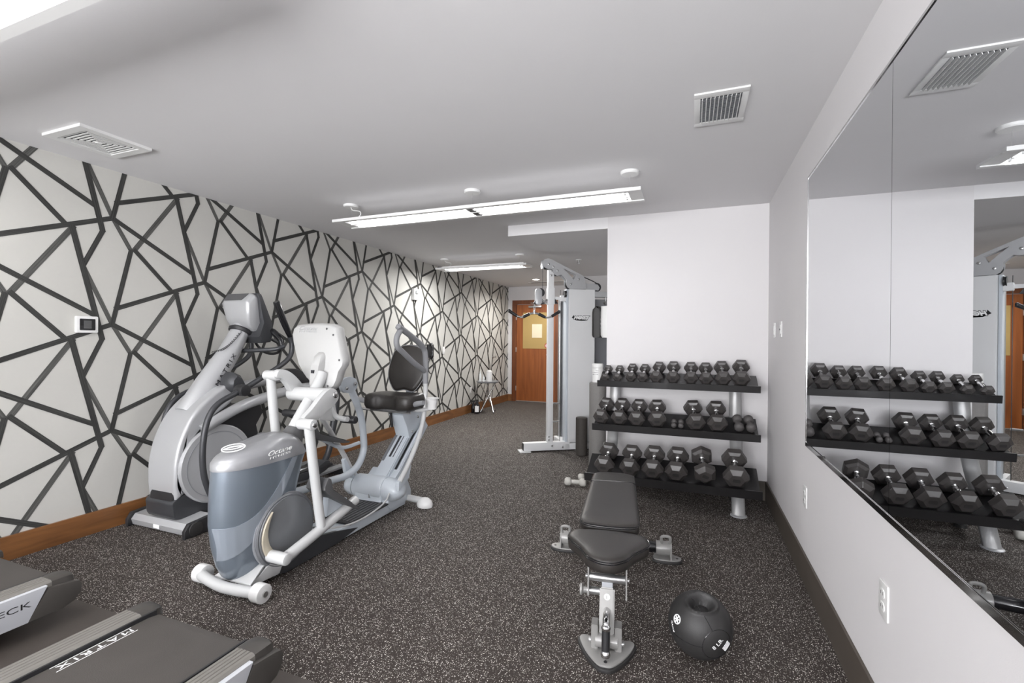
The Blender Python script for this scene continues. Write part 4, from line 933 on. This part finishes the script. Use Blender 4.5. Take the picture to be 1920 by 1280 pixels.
    b = B(); tube(b, [(.30,.05,2.24),(.56,.05,2.14),(.72,.05,2.07),(.89,.05,2.00),(.93,.05,1.94)], .006, 8); obj('cable', b, M['black'], t)
    # rear arm with end pulley
    obj('rear_arm', prism(B(), xz([(.735,2.02),(.76,1.985),(.86,1.985),(.905,1.975),(.93,1.94),(.915,1.905),(.84,1.905),(.75,1.91)], .02), Vector((0,.06,0)), .004), M['silver'], t)
    obj('pulley', lathe(B(), [(.001,-.016),(.052,-.016),(.044,0),(.052,.016),(.001,.016)], (.90,.05,1.945), 'Y', 28), M['black'], t)
    obj('rear_crossbeam', box(B(), (.83,.01,1.825), (1.22,.09,1.893), .006), M['silver'], t)
    # second shroud and frame to the right, in shade of the column
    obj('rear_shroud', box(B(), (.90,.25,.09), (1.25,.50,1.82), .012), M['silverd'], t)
    b = B(); cyl(b, (.885,.20,.10),(.885,.20,1.83),.016); obj('guide_rod', b, M['steel'], t)
    b = B(); cyl(b, (1.02,.05,1.825),(1.02,.05,1.77),.008); cyl(b, (1.02,.03,1.76),(1.02,.07,1.76),.022); obj('cable_hook', b, M['steel'], t)
    # hanging pulley block over the lat bar
    obj('pulley_block', prism(B(), xz([(q[0], q[1]) for q in rrect(.172,1.812,.080,.196,.038,6)], .02), Vector((0,.05,0)), .006), M['silver'], t)
    obj('pulley', lathe(B(), [(.001,-.014),(.052,-.014),(.044,0),(.052,.014),(.001,.014)], (.195,.045,1.862), 'Y', 28), M['black'], t)
    b = B(); cyl(b, (.222,.045,1.87),(.222,.045,2.17),.003, seg=8); obj('cable', b, M['black'], t)
    b = B(); tube(b, [(.21,.045,1.77),(.25,.045,1.75),(.30,.045,1.77)], .026, 14); obj('pulley_bracket', b, M['chrome'], t)
    b = B(); bar(b, (.36,.04,1.80),(.44,.04,1.80),.02,.035); bar(b, (.44,.04,1.80),(.52,.04,1.80),.06,.07,bev=.004); obj('cross_bracket', b, M['tower'], t)
    b = B(); prism(b, xz([(.115,1.735),(.145,1.72),(.145,1.79)], .03), Vector((0,.03,0))); prism(b, xz([(.24,1.735),(.21,1.72),(.21,1.78)], .03), Vector((0,.03,0))); prism(b, xz([(.37,1.735),(.41,1.735),(.37,1.80)], .03), Vector((0,.03,0))); obj('rubber_stop', b, M['black'], t)
    obj('pulley', lathe(B(), [(.001,-.012),(.045,-.012),(.038,0),(.045,.012),(.001,.012)], (.49,.02,1.85), 'X', 24), M['black'], t)
    # lat bar
    pts = [(-.172,.02,1.632),(-.091,.02,1.582),(-.041,.02,1.568),(-.005,.02,1.575),(.058,.02,1.606),(.118,.02,1.616),(.178,.02,1.606),(.24,.02,1.575),(.278,.02,1.568),(.328,.02,1.582),(.41,.02,1.632)]
    lb = obj('lat_bar', tube(B(), pts, .0125, 14), M['chrome'], t)
    for P in (pts[0:2], [(-.012,.02,1.573),(.058,.02,1.606)], [(.178,.02,1.606),(.25,.02,1.572)], pts[-2:][::-1]):
        obj('rubber_grip', tube(B(), [Vector(P[0])+(Vector(P[0])-Vector(P[1]))*.10, P[0], P[1]], [.018,.019,.0175], 14, sm=False), M['black'], lb)
    for q in (pts[0], pts[-1]): obj('end_knob', lathe(B(), [(.001,-.012),(.018,-.012),(.024,0),(.018,.012),(.001,.012)], (q[0]-.008 if q[0] < 0 else q[0]+.008, q[1], q[2]+.006), 'X', 20), M['black'], lb)
    b = B(); cyl(b, (.118,.02,1.61),(.118,.02,1.655),.014)
    for z in (1.665,1.685,1.705): tube(b, [(.118+math.cos(a*PI/5)*.011,.02,z+math.sin(a*PI/5)*.013) for a in range(11)], .0035, 6, sm=False)
    obj('link_chain', b, M['steel'], lb)
    t.location = (-1.81, 5.09, 0); t.rotation_euler = (0,0,math.radians(33))
    return t
cable_tower()
def tp(x, y, z):
    a = math.radians(33); return (-1.81+x*math.cos(a)-y*math.sin(a), 5.09+x*math.sin(a)+y*math.cos(a), z)
# black pad sleeve and towel bundle hung on the right of the tower
q = Vector((-.93, 4.96, 0))
w = thing('wipe_dispenser', 'black wipe dispenser with white refill bag hung right of the tower', 'dispenser', tuple(q+Vector((0,0,1.33))))
obj('dispenser_body', loft(B(), [[(x,y,z) for x,y in rrect(-.945,4.99,.11*s,.12,.03)] for z, s in ((1.335,.8),(1.36,1),(1.60,1),(1.635,.9),(1.665,.35))]), M['rubber'], w)
obj('refill_bag', loft(B(), [[(x,y,z) for x,y in rrect(-.845+dx,4.97,.12*s,.13,.03)] for z, s, dx in ((1.335,.7,0),(1.36,1,.004),(1.48,.96,-.003),(1.60,1,.003),(1.665,.9,0))]), M['white'], w)
obj('hanger_arm', tube(B(), [(-.90,4.99,1.62),(-.90,5.10,1.66),(-.92,5.40,1.70)], .008, 8), M['steel'], w)
b = B()
for k in range(5): box(b, (-.903,4.903,1.40+k*.045), (-.897,4.9065,1.425+k*.045))
obj('printed_marks', b, M['ink'], w)

# foam rollers
t = tag(obj('foam_roller', lathe(B(), [(.001,0),(.060,0),(.066,.008),(.066,.422),(.060,.430),(.001,.430)], (-1.165,5.23,0), 'Z', 36), M['roller']), 'short black foam roller standing before the silver tower shroud', 'foam roller')
t = tag(obj('foam_roller', lathe(B(), [(.001,0),(.076,0),(.082,.01),(.082,.882),(.076,.890),(.001,.890)], (-.87,4.62,0), 'Z', 40), M['rollerg']), 'tall grey foam roller standing left of the dumbbell rack', 'foam roller')
w = thing('wipes_canister', 'white wipes canister standing on top of the tall grey roller', 'canister', (-.872,4.62,.890))
cbd = obj('canister_body', lathe(B(), [(.001,0),(.050,0),(.053,.006),(.051,.02),(.053,.13),(.050,.145),(.001,.146)], (-.872,4.62,.890), 'Z', 32), M['white'], w)
obj('canister_lid', lathe(B(), [(.054,.146),(.055,.152),(.055,.176),(.050,.185),(.001,.186),(.001,.145)][::-1], (-.872,4.62,.890), 'Z', 32), M['white'], w)
b = B(); random.seed(3)
for r in range(3):
    for k in range(7):
        a = -2.4+k*.17+random.random()*.05; z = .97+r*.018
        p = Vector((-.872+math.cos(a)*.0527,4.62+math.sin(a)*.0527,z)); tg = Vector((-math.sin(a),math.cos(a),0))
        if random.random() < .75: bar(b, p-tg*.004, p+tg*.0035, .002, .005)
obj('label_print', b, M['inkg'], cbd)

# ================================================================== DUMBBELL RACK
TAU = math.radians(26)
shelves = [  # lip y, lip top z, x0, x1, depth, lip height
    (4.03, .958, -.765, .497, .205, .052), (3.92, .603, -.785, .487, .245, .056), (3.70, .243, -.80, .474, .275, .062)]
rk = thing('dumbbell_rack', 'three tier black dumbbell rack with silver posts against the back wall', 'rack', (-.15, 4.0, 0))
for ly, lz, x0, x1, dp, lh in shelves:
    d = Vector((0, math.cos(TAU), math.sin(TAU))); u = Vector((0,-d.z,d.y)); o = Vector((0, ly+.012, lz-.022))
    pr = [o, o+d*dp, o+d*dp-u*.035, o+d*(dp-.006)-u*.035, o+d*(dp-.006)-u*.006, o-u*.006]
    b = B(); prism(b, [Vector((x0+.012, p.y, p.z)) for p in pr], Vector((x1-x0-.024,0,0)))
    # closed underside channel
    prism(b, [Vector((x0+.012, p.y, p.z)) for p in (o-u*.006, o+d*dp*.9-u*.006, o+d*dp*.9-u*.03, o+d*.03-u*.03)], Vector((x1-x0-.024,0,0)))
    s = obj('shelf', b, M['shelf'], rk, smooth=False)
    obj('front_lip', prism(B(), [Vector((x0, y, z)) for y, z in ((ly,lz),(ly+.010,lz+.002),(ly+.022,lz-.006),(ly+.030,lz-lh),(ly+.006,lz-lh))], Vector((x1-x0,0,0)), .002), M['shelf'], s)
for x in (-.640, .335):
    path = [(x,3.86,.0),(x,3.93,.14),(x,4.04,.33),(x,4.13,.50),(x,4.215,.74),(x,4.262,1.02)]
    b = B(); rings = []
    for (px, py, pz) in smooth_path(path, 5): rings.append([(px+math.cos(2*PI*k/24)*.047, py+math.sin(2*PI*k/24)*.036, pz) for k in range(24)])
    loft(b, rings); obj('post', b, M['benchp'], rk)
    obj('foot_plate', lathe(B(), [(.001,0),(.058,0),(.058,.006),(.050,.010),(.001,.010)], (x,3.862,0), 'Z', 28), M['silver'], rk)
    obj('rear_leg', tube(B(), [(x,3.98,.20),(x,4.12,.10),(x,4.24,.03)], .028, 14), M['silverd'], rk)
    obj('rear_foot', lathe(B(), [(.001,0),(.04,0),(.036,.02),(.001,.02)], (x,4.24,0), 'Z', 20), M['rubber'], rk)
obj('crossbar', tube(B(), [(-.64,4.13,.10),(.335,4.13,.10)], .022, 12), M['silverd'], rk)

def dumbbell(w, L, hl):
    """w across corners, L centre to centre of the heads, hl head length; axis along local y, one flat facing up"""
    t = thing('hex_dumbbell', 'x', 'dumbbell', (0,0,0), world=False)
    for s in (-1, 1):
        rings = []
        for y, k in ((-hl/2,.60),(-hl/2+hl*.30,1),(hl/2-hl*.16,1),(hl/2,.72)):
            rings.append([(math.cos(a*PI/3)*w/2*k, s*(L/2)-s*y*-1 if False else s*(L/2+(-y)), math.sin(a*PI/3)*w/2*k) for a in range(6)])
        b = loft(B(), rings); bmesh.ops.bevel(b, geom=b.edges[:], offset=w*.010, segments=1, affect='EDGES')
        h = obj('head', b, M['hex'], t, smooth=False)
        obj('head_mark', prism(B(), [Vector((x, s*(L/2+hl/2), z)) for x, z in rrect(0, 0, w*.28, w*.16, w*.04, 3)], Vector((0, s*.0008, 0))), M['rubber'], h)
    g = L/2-hl*.45; r = max(.011, w*.10)
    obj('handle', lathe(B(), [(.001,-g),(r*1.25,-g),(r*1.3,-g*.86),(r,-g*.80),(r*1.22,-g*.3),(r*1.28,0),(r*1.22,g*.3),(r,g*.80),(r*1.3,g*.86),(r*1.25,g),(.001,g)], (0,0,0), 'Y', 20), M['chrome'], t)
    return t
ORD = ['first', 'second', 'third', 'fourth', 'fifth', 'sixth', 'seventh', 'eighth', 'ninth', 'tenth']
# front x, back x, width across corners, distance up the shelf of the front head, centre distance
TOP = [(-.702,-.694,.077,.026,.150),(-.597,-.594,.080,.028,.146),(-.484,-.485,.094,.032,.158),(-.387,-.379,.094,.040,.156),(-.278,-.263,.110,.030,.172),(-.144,-.146,.112,.028,.182),(-.006,-.007,.114,.038,.172),(.108,.107,.112,.034,.174),(.234,.229,.124,.030,.184),(.364,.375,.132,.028,.194)]
MID = [(-.715,-.697,.136,.035,.195),(-.563,-.560,.139,.040,.195),(-.422,-.417,.138,.050,.194),(-.261,-.271,.146,.064,.180),(.034,.009,.149,.052,.202),(.188,.185,.151,.052,.202)]
BOT = [(-.647,-.634,.160,.040,.186),(-.451,-.448,.158,.046,.182),(-.277,-.274,.165,.050,.188),(-.105,-.097,.166,.046,.194),(.096,.074,.165,.066,.206),(.306,.305,.179,.048,.208)]
def place_row(rows, shelf, where, group, extra=None, rolls={}):
    ly, lz, x0, x1, dp, lh = shelves[shelf]
    for i, (xf, xb, w, a, L) in enumerate(rows):
        t = dumbbell(w, L, w*.50)
        t['group'] = group
        t['label'] = (extra or {}).get(i) or '%s black hex dumbbell from the left on the %s shelf' % (ORD[i], where)
        hh = w/2*.866*(1 if i not in rolls else 1.155)
        d = Vector(((xb-xf)/L, math.cos(TAU), math.sin(TAU))).normalized(); u = Vector((0,-math.sin(TAU),math.cos(TAU)))
        a = max(a, w*.25+.022)
        o = Vector((xf, ly+.012, lz-.022))+Vector((0,math.cos(TAU),math.sin(TAU)))*a+u*(hh+.0008)+d*L/2
        x = d.cross(u).normalized(); u2 = x.cross(d)
        m = Matrix((x, d, u2)).transposed().to_4x4()
        if i in rolls: m = m @ Matrix.Rotation(math.radians(rolls[i]), 4, 'Y')
        m.translation = o; t.matrix_world = m
place_row(TOP, 0, 'top', 'hex dumbbells on the top shelf', {0:'smallest black hex dumbbell at the left end of the top shelf', 9:'last black hex dumbbell at the right end of the top shelf'})
place_row(MID, 1, 'middle', 'hex dumbbells on the middle shelf', {4:'black hex dumbbell right of the two tiny dumbbells on the middle shelf', 5:'black hex dumbbell left of the round headed pair on the middle shelf'})
place_row(BOT, 2, 'bottom', 'hex dumbbells on the bottom shelf', {4:'black hex dumbbell rolled onto its edge on the bottom shelf', 5:'largest black hex dumbbell at the right end of the bottom shelf'}, {4:28})
def vinyl_dumbbell(w, L, m, label, group):
    t = thing('vinyl_dumbbell', label, 'dumbbell', (0,0,0), group, world=False)
    for s in (-1, 1):
        obj('head', lathe(B(), [(.001,s*L/2),(w*.34,s*L/2),(w*.5,s*(L/2-w*.18)),(w*.5,s*(L/2-w*.62)),(w*.30,s*(L/2-w*.85)),(.001,s*(L/2-w*.85))], (0,0,0), 'Y', 12), M[m], t, ang=50)
    obj('handle', lathe(B(), [(.001,-L/2+w*.6),(w*.24,-L/2+w*.6),(w*.27,0),(w*.24,L/2-w*.6),(.001,L/2-w*.6)], (0,0,0), 'Y', 14), M[m], t)
    return t
ly, lz = shelves[1][:2]
for x, w, L, rz, a, lb in ((-.132,.042,.085,0,.062,'tiny grey dumbbell, left one of the pair in the middle shelf gap'),(-.078,.042,.085,0,.062,'tiny grey dumbbell, right one of the pair in the middle shelf gap'),
                       (.340,.070,.160,.06,.105,'dark round headed dumbbell, left of its twin at the right of the middle shelf'),(.422,.070,.160,.08,.105,'dark round headed dumbbell nearest the right end of the middle shelf')):
    t = vinyl_dumbbell(w, L, 'neo', lb, 'small round headed dumbbells on the middle shelf')
    o = Vector((x, ly+.012, lz-.022))+Vector((0,math.cos(TAU),math.sin(TAU)))*(a+.02)+Vector((0,-math.sin(TAU),math.cos(TAU)))*(w/2+.0008)
    m = Matrix.Rotation(TAU, 4, 'X') @ Matrix.Rotation(rz, 4, 'Z'); m.translation = o; t.matrix_world = m
for x, y, rz, lb in ((-.965,4.10,-1.42,'pale grey dumbbell lying on the floor nearer, left of the rack'),(-.88,4.26,-1.42,'pale grey dumbbell on the floor, the farther of the pair left of the rack')):
    t = vinyl_dumbbell(.072,.19,'neow', lb, 'pale dumbbells on the floor'); t.location = (x,y,.0362); t.rotation_euler = (0,0,rz)

# ================================================================== WEIGHT BENCH
def bench():
    t = thing('weight_bench', 'adjustable weight bench with black padded seat and back on a silver frame', 'bench', (0,0,0), world=False)
    # front foot
    tri = rpoly([(-.118,.06),(-.105,.09),(-.06,.085),(0,.075),(.06,.085),(.105,.09),(.118,.06),(.085,-.02),(.035,-.088),(0,-.10),(-.035,-.088),(-.085,-.02)], 4)
    obj('front_rubber_foot', prism(B(), xy([(x*1.03,y*1.03) for x,y in tri], .0), Vector((0,0,.016)), .004), M['rubber'], t)
    ff = obj('front_foot_plate', prism(B(), xy([(x*.96,y*.96+.004) for x,y in tri], .016), Vector((0,0,.008)), .003), M['benchs'], t)
    obj('screw', cyl(B(), (0,-.068,.0235),(0,-.068,.0255),.007), M['black'], ff)
    b = B()
    for s in (-1,1): bar(b, (s*.048,.035,.02),(s*.048,.035,.120),.028,.06,(0,1,0),.003)
    cyl(b, (-.045,.02,.055),(.045,.02,.055),.028); obj('foot_bracket', b, M['benchs'], t)
    b = B()
    for s in (-1,1): cyl(b, (s*.06,.02,.05),(s*.073,.02,.05),.009,bev=.002)
    obj('bolt', b, M['steel'], t)
    po = obj('front_post', bar(B(), (0,.035,.03),(0,.092,.245),.062,.062,(0,-1,.2),.006), M['benchs'], t)
    b = B(); bar(b, (0,.090,.235),(0,.100,.285),.045,.045,(0,-1,.2),.003); obj('sliding_post', b, M['silverd'], t)
    # number disc
    q = Vector((0,.035,.03)).lerp(Vector((0,.092,.245)), .84)+Vector((0,-.0315,.0085)); nn = Vector((0,-.965,.262)); uu = Vector((0,.262,.965))
    lbd = obj('number_sticker', cyl(B(), q-nn*.001, q+nn*.0008, .0125), M['inkw'], po)
    text('number', '1', q+nn*.001+uu*-.007+Vector((-.002,0,0)), (1,0,0), uu, .013, M['ink'], lbd)
    # pop pin knob on the left
    b = B(); cyl(b, (-.028,.085,.222),(-.085,.085,.222),.0155); obj('pin_barrel', b, M['steel'], t)
    obj('pull_knob', lathe(B(), [(.001,-.118),(.022,-.116),(.024,-.108),(.014,-.100),(.012,-.085),(.001,-.085)], (0,.085,.222), 'X', 24), M['benchs'], t)
    # transport handle
    b = B(); tube(b, [(0,.05,.168),(0,.01,.165),(0,-.03,.155),(0,-.042,.135)], .014, 14); obj('handle_stem', b, M['chrome'], t)
    hb = B(); tube(hb, [(0,-.040,.155),(0,-.043,.145),(0,-.046,.13)], [.013,.019,.014], 16, sm=True); obj('handle_collar', hb, M['chrome'], t)
    cyl_ = B(); cyl(cyl_, (0,-.045,.135),(0,-.058,.062),.0165); obj('handle_grip', cyl_, M['black'], t)
    hb = B(); tube(hb, [(0,-.057,.066),(0,-.060,.052),(0,-.062,.038),(0,-.063,.030)], [.014,.020,.018,.006], 16); obj('handle_end', hb, M['chrome'], t)
    # hinge under the seat
    b = B(); cyl(b, (-.076,.070,.290),(.076,.070,.290),.0165,bev=.002); obj('hinge_bar', b, M['steel'], t)
    for s in (-1,1): obj('seat_bracket', bar(B(), (s*.079,.070,.215),(s*.079,.085,.40),.006,.05,(0,1,0)), M['benchs'], t)
    b = B()
    for s in (-1,1): cyl(b, (s*.082,.070,.290),(s*.092,.070,.290),.008,bev=.002)
    obj('bolt', b, M['steel'], t)
    # spine and rear leg
    obj('spine', bar(B(), (0,.08,.285),(0,.62,.30),.06,.06,(0,0,1),.006), M['black'], t)
    obj('rear_leg', bar(B(), (0,.56,.30),(0,.945,.075),.06,.06,(0,0,1),.006), M['black'], t)
    obj('adjust_ladder', prism(B(), yz([(.30,.33),(.34,.37),(.78,.37),(.90,.40),(.92,.37),(.6,.33)], -.02), Vector((.04,0,0)), .004), M['benchs'], t)
    obj('back_support', bar(B(), (0,.22,.385),(0,.98,.395),.07,.03,(0,0,1),.004), M['benchs'], t)
    # rear cross tube, brackets, wheels
    obj('cross_tube', cyl(B(), (-.25,.945,.075),(.27,.945,.075),.032,bev=.004), M['blackg'], t)
    for s, x in ((-1,-.285),(1,.305)):
        b = B(); cyl(b, (x-s*.055,.945,.075),(x+s*.03,.945,.075),.040,bev=.004); bk = obj('end_bracket', b, M['benchs'], t)
        obj('bracket_web', prism(B(), yz([(.90,.02),(.905,.09),(.93,.118),(.96,.118),(.985,.09),(.99,.02)], x+s*.024), Vector((s*.010,0,0)), .003), M['benchs'], bk)
        obj('band_loop', tube(B(), [(x-.022,.93,.105),(x-.024,.925,.145),(x,.925,.153),(x+.024,.925,.145),(x+.022,.93,.105)], .0085, 10, flat=1), M['benchs'], bk)
        fo = rpoly([(x-s*.07,.91),(x-s*.06,.99),(x+s*.02,.995),(x+s*.085,.965),(x+s*.095,.935),(x+s*.07,.905),(x,.895)], 4)
        obj('rear_rubber_foot', prism(B(), xy(fo, 0), Vector((0,0,.016)), .004), M['rubber'], t)
        obj('rear_foot_plate', prism(B(), xy([(x+(p-x)*.93, .945+(q_-.945)*.93) for p, q_ in fo], .016), Vector((0,0,.008)), .003), M['benchs'], t)
        obj('screw', cyl(B(), (x+s*.065,.935,.0235),(x+s*.065,.935,.0255),.007), M['black'], t)
    # seat pad
    def pad(name, pts, z0, z1, zt, tilt=0, y0=0):
        P = rpoly(pts, 6); cx = sum(p[0] for p in P)/len(P); cy = sum(p[1] for p in P)/len(P); rings = []
        for z, s in ((z0,.93),(z0+.004,.985),(z0+.02,1.0),(z1-.018,1.0),(z1-.010,.985),(z1-.004,.945),(z1,.86),(z1+.002,.7)):
            rings.append([(cx+(x-cx)*s, cy+(y-cy)*s, z+tilt*(y-y0)) for x, y in P])
        g = obj(name, loft(B(), rings), M['leather'], t, ang=60)
        for k, zz in enumerate((z1-.013, z1-.021)):
            obj('piping', tube(B(), [(cx+(x-cx)*1.0, cy+(y-cy)*1.0, zz+tilt*(y-y0)) for x, y in P+P[:1]], .0022, 6, sm=False), M['blackg'], g)
        return g
    pad('seat_cushion', [(-.155,.165),(-.172,.10),(-.150,.055),(-.105,-.01),(-.075,-.07),(-.035,-.105),(0,-.112),(.035,-.105),(.075,-.07),(.105,-.01),(.150,.055),(.172,.10),(.155,.165),(.08,.185),(0,.19),(-.08,.185)], .392, .452, 0)
    g = pad('back_cushion', [(-.095,.215),(-.130,.25),(-.136,.32),(-.130,.70),(-.125,1.0),(-.112,1.06),(-.06,1.09),(0,1.095),(.06,1.09),(.112,1.06),(.125,1.0),(.130,.70),(.136,.32),(.130,.25),(.095,.215),(0,.205)], .410, .470, 0)
    obj('headrest_seam', tube(B(), [(-.129,.86,.455),(-.122,.86,.468),(-.10,.86,.4705),(0,.86,.4722),(.10,.86,.4705),(.122,.86,.468),(.129,.86,.455)], .0022, 6), M['blackg'], g)
    t.location = (-.32,1.93,0); t.rotation_euler = (0,0,math.radians(7.3))
bench()

# ================================================================== MEDICINE BALL
def med_ball():
    R = .125; c = Vector((.040,2.09,R)); t = thing('medicine_ball', 'black dual grip medicine ball marked 8 LB on the floor right of the bench', 'ball', (c.x,c.y,0))
    hd = Vector((.04,-.36,.93)).normalized(); hx = Vector((1,.25,.05)); hx = (hx-hd*hx.dot(hd)).normalized(); hy = hd.cross(hx)
    bm = B(); bmesh.ops.create_uvsphere(bm, u_segments=160, v_segments=128, radius=1)
    q = hd.to_track_quat('Z', 'Y').to_matrix()
    for v in bm.verts:
        n = (q @ v.co).normalized(); a = math.asin(max(-1,min(1,n.dot(hx))))/.42; e = math.asin(max(-1,min(1,n.dot(hy))))/.33
        dd = math.sqrt(a*a+e*e) if n.dot(hd) > 0 else 9
        f = max(0, min(1, (1.0-dd)/.20)); f = f*f*(3-2*f)
        rim = max(0, 1-abs(dd-1.12)/.30); rim = rim*rim*.010
        r = R*(1+.02*max(0,n.dot(hd)))+rim-f*.042
        # flattened flanks beside the grip
        v.co = c+n*r
    bl = obj('ball_shell', bm, M['rubber'], t, ang=60)
    def surf(p, h=.0008):
        n = (p-c).normalized(); return c+n*(R*(1+.02*max(0,n.dot(hd)))+h)
    def arc(center, ang, n=40, a0=0, a1=2*PI, rr=.0011):
        k = Vector(center).normalized(); x = k.orthogonal().normalized(); y = k.cross(x)
        return tube(B(), [surf(c+k*math.cos(ang)+(x*math.cos(a0+(a1-a0)*i/n)+y*math.sin(a0+(a1-a0)*i/n))*math.sin(ang), 0) for i in range(n+1)], rr, 6, sm=False)
    poleN = Vector((.50,-.80,-.10)).normalized()
    obj('moulded_seam', arc(poleN, .50), M['blackg'], bl)
    for g in ((poleN, .50),):
        pass
    side = Vector((-.95,-.25,.25)).normalized()
    def meridian(tgt, a0, a1):
        k = poleN; m = (Vector(tgt)-k*k.dot(Vector(tgt))).normalized()
        return tube(B(), [surf(c+k*math.cos(a0+(a1-a0)*i/24)+m*math.sin(a0+(a1-a0)*i/24), 0) for i in range(25)], .0011, 6, sm=False)
    for tg in ((-.3,-.2,.95), (-.9,-.4,-.1), (.9,.35,.1), (.2,.3,-.9)): obj('moulded_seam', meridian(tg, .50, 1.6), M['blackg'], bl)
    # lettering follows the surface
    def deco(s, ctr, along, h, w, nm, bold=0):
        k = Vector(ctr).normalized(); x = Vector(along); x = (x-k*x.dot(k)).normalized(); y = k.cross(x)
        o = c+k*R-x*w/2-y*h/2
        def fn(p): 
            hgt = (p-o).dot(k); return surf(p-k*hgt, .0006 if hgt < .0003 else .0012)
        return text(nm, s, o, x, y, h, M['inkw'], bl, width=w, depth=.0006, bold=bold, fn=fn)
    deco('8 LB.', (.50,-.86,-.02), (.62,.38,.70), .016, .052, 'weight_lettering', .01)
    for k in range(6): 
        kk = Vector((.76,-.62,-.16)).normalized(); x = Vector((.55,.42,.72)); x = (x-kk*x.dot(kk)).normalized(); y = kk.cross(x)
        o = c+kk*R-y*(k-2.5)*.0056
        obj('fine_print', tube(B(), [surf(o+x*(-.018+.036*i/8), .0002) for i in range(9)], .0009, 6, sm=False), M['inkw'], bl)
    kk = Vector((-.70,-.62,.36)).normalized(); x = kk.orthogonal().normalized(); y = kk.cross(x); em = B()
    tube(em, [surf(c+kk*R+(x*math.cos(i*PI/14)+y*math.sin(i*PI/14))*.0165, .0004) for i in range(29)], .0022, 6, sm=False)
    for i in range(6):
        a = i*PI/3; tube(em, [surf(c+kk*R+(x*math.cos(a)+y*math.sin(a))*r, .0004) for r in (.002,.008,.0155)], [.0022,.0028,.0016], 6, sm=False)
    obj('round_emblem', em, M['inkw'], bl)
    deco('GAIAM', (-.83,-.55,.06), (.25,-.35,-.80), .011, .040, 'brand_lettering', .01)
med_ball()

# ================================================================== ROUND SIDE TABLE
def side_table():
    x, y = -3.44, 7.70; t = thing('side_table', 'small round side table on crossed chrome legs beside the patterned wall', 'table', (x,y,0))
    obj('table_top', lathe(B(), [(.001,.535),(.192,.535),(.202,.545),(.205,.560),(.198,.560),(.192,.552),(.001,.550)], (x,y,0), 'Z', 48), M['silverd'], t)
    for k in range(4):
        a = k*PI/2+.55; top = Vector((x+math.cos(a)*.15, y+math.sin(a)*.15, .537)); bt = Vector((x-math.cos(a+.55)*.17, y-math.sin(a+.55)*.17, 0.006))
        lg = obj('leg', tube(B(), [top, top.lerp(bt,.5), bt], .0125, 12, sm=False), M['chrome'], t); obj('leg_foot', cyl(B(), bt-Vector((0,0,.006)), bt+Vector((0,0,.014)), .016), M['black'], lg)
    w = thing('wipes_canister', 'white wipes canister standing on the small round table', 'canister', (x+.03,y+.0,.552))
    obj('canister_body', lathe(B(), [(.001,0),(.052,0),(.055,.006),(.055,.145),(.051,.155),(.001,.156)], (x+.03,y,.552), 'Z', 28), M['white'], w)
    obj('canister_lid', lathe(B(), [(.001,.155),(.052,.155),(.053,.175),(.046,.188),(.03,.205),(.001,.207)], (x+.03,y,.552), 'Z', 28), M['white'], w)
    for dx, dy, h, r, lb in ((-.135,-.03,.20,.020,'slim clear pump bottle at the left edge of the round table'),(-.055,-.05,.12,.016,'short clear bottle between pump bottle and canister on the round table')):
        w = thing('clear_bottle', lb, 'bottle', (x+dx,y+dy,.552), 'clear bottles on the round table')
        obj('bottle_body', lathe(B(), [(.001,0),(r,0),(r*1.05,.006),(r*1.05,h*.62),(r*.45,h*.74),(r*.42,h*.8),(.001,h*.8)], (x+dx,y+dy,.552), 'Z', 20), M['glossp'], w)
        obj('bottle_cap', lathe(B(), [(.001,h*.79),(r*.5,h*.79),(r*.5,h*.88),(r*.22,h*.90),(r*.2,h),(.001,h)], (x+dx,y+dy,.552), 'Z', 16), M['white'], w)
    w = thing('spray_bottle', 'dark spray bottle on the floor left of the round table legs', 'bottle', (-3.645,7.52,0))
    obj('bottle_body', lathe(B(), [(.001,0),(.036,0),(.040,.01),(.040,.12),(.018,.165),(.015,.185),(.001,.186)], (-3.635,7.52,0), 'Z', 22), M['blackg'], w)
    b = B(); bar(b, (-3.665,7.515,.205),(-3.60,7.525,.21),.022,.028,bev=.003); bar(b, (-3.605,7.52,.20),(-3.595,7.52,.165),.012,.008); cyl(b, (-3.635,7.52,.183),(-3.635,7.52,.20),.017); obj('trigger_head', b, M['black'], w)
    w = thing('labelled_bottle', 'black bottle with a white label on the floor under the round table', 'bottle', (-3.545,7.48,0))
    bb = obj('bottle_body', lathe(B(), [(.001,0),(.046,0),(.050,.012),(.050,.145),(.024,.185),(.019,.22),(.001,.22)], (-3.545,7.48,0), 'Z', 28), M['blackg'], w)
    obj('bottle_cap', lathe(B(), [(.001,.218),(.021,.218),(.021,.243),(.001,.245)], (-3.545,7.48,0), 'Z', 20), M['black'], w)
    b = B(); vs = [[b.verts.new((-3.545+math.cos(a)*.0508, 7.48+math.sin(a)*.0508, z)) for a in [(-2.0+.17*k) for k in range(10)]] for z in (.03,.135)]
    for k in range(9): b.faces.new((vs[0][k],vs[0][k+1],vs[1][k+1],vs[1][k]))
    obj('paper_label', b, M['inkw'], bb)
side_table()
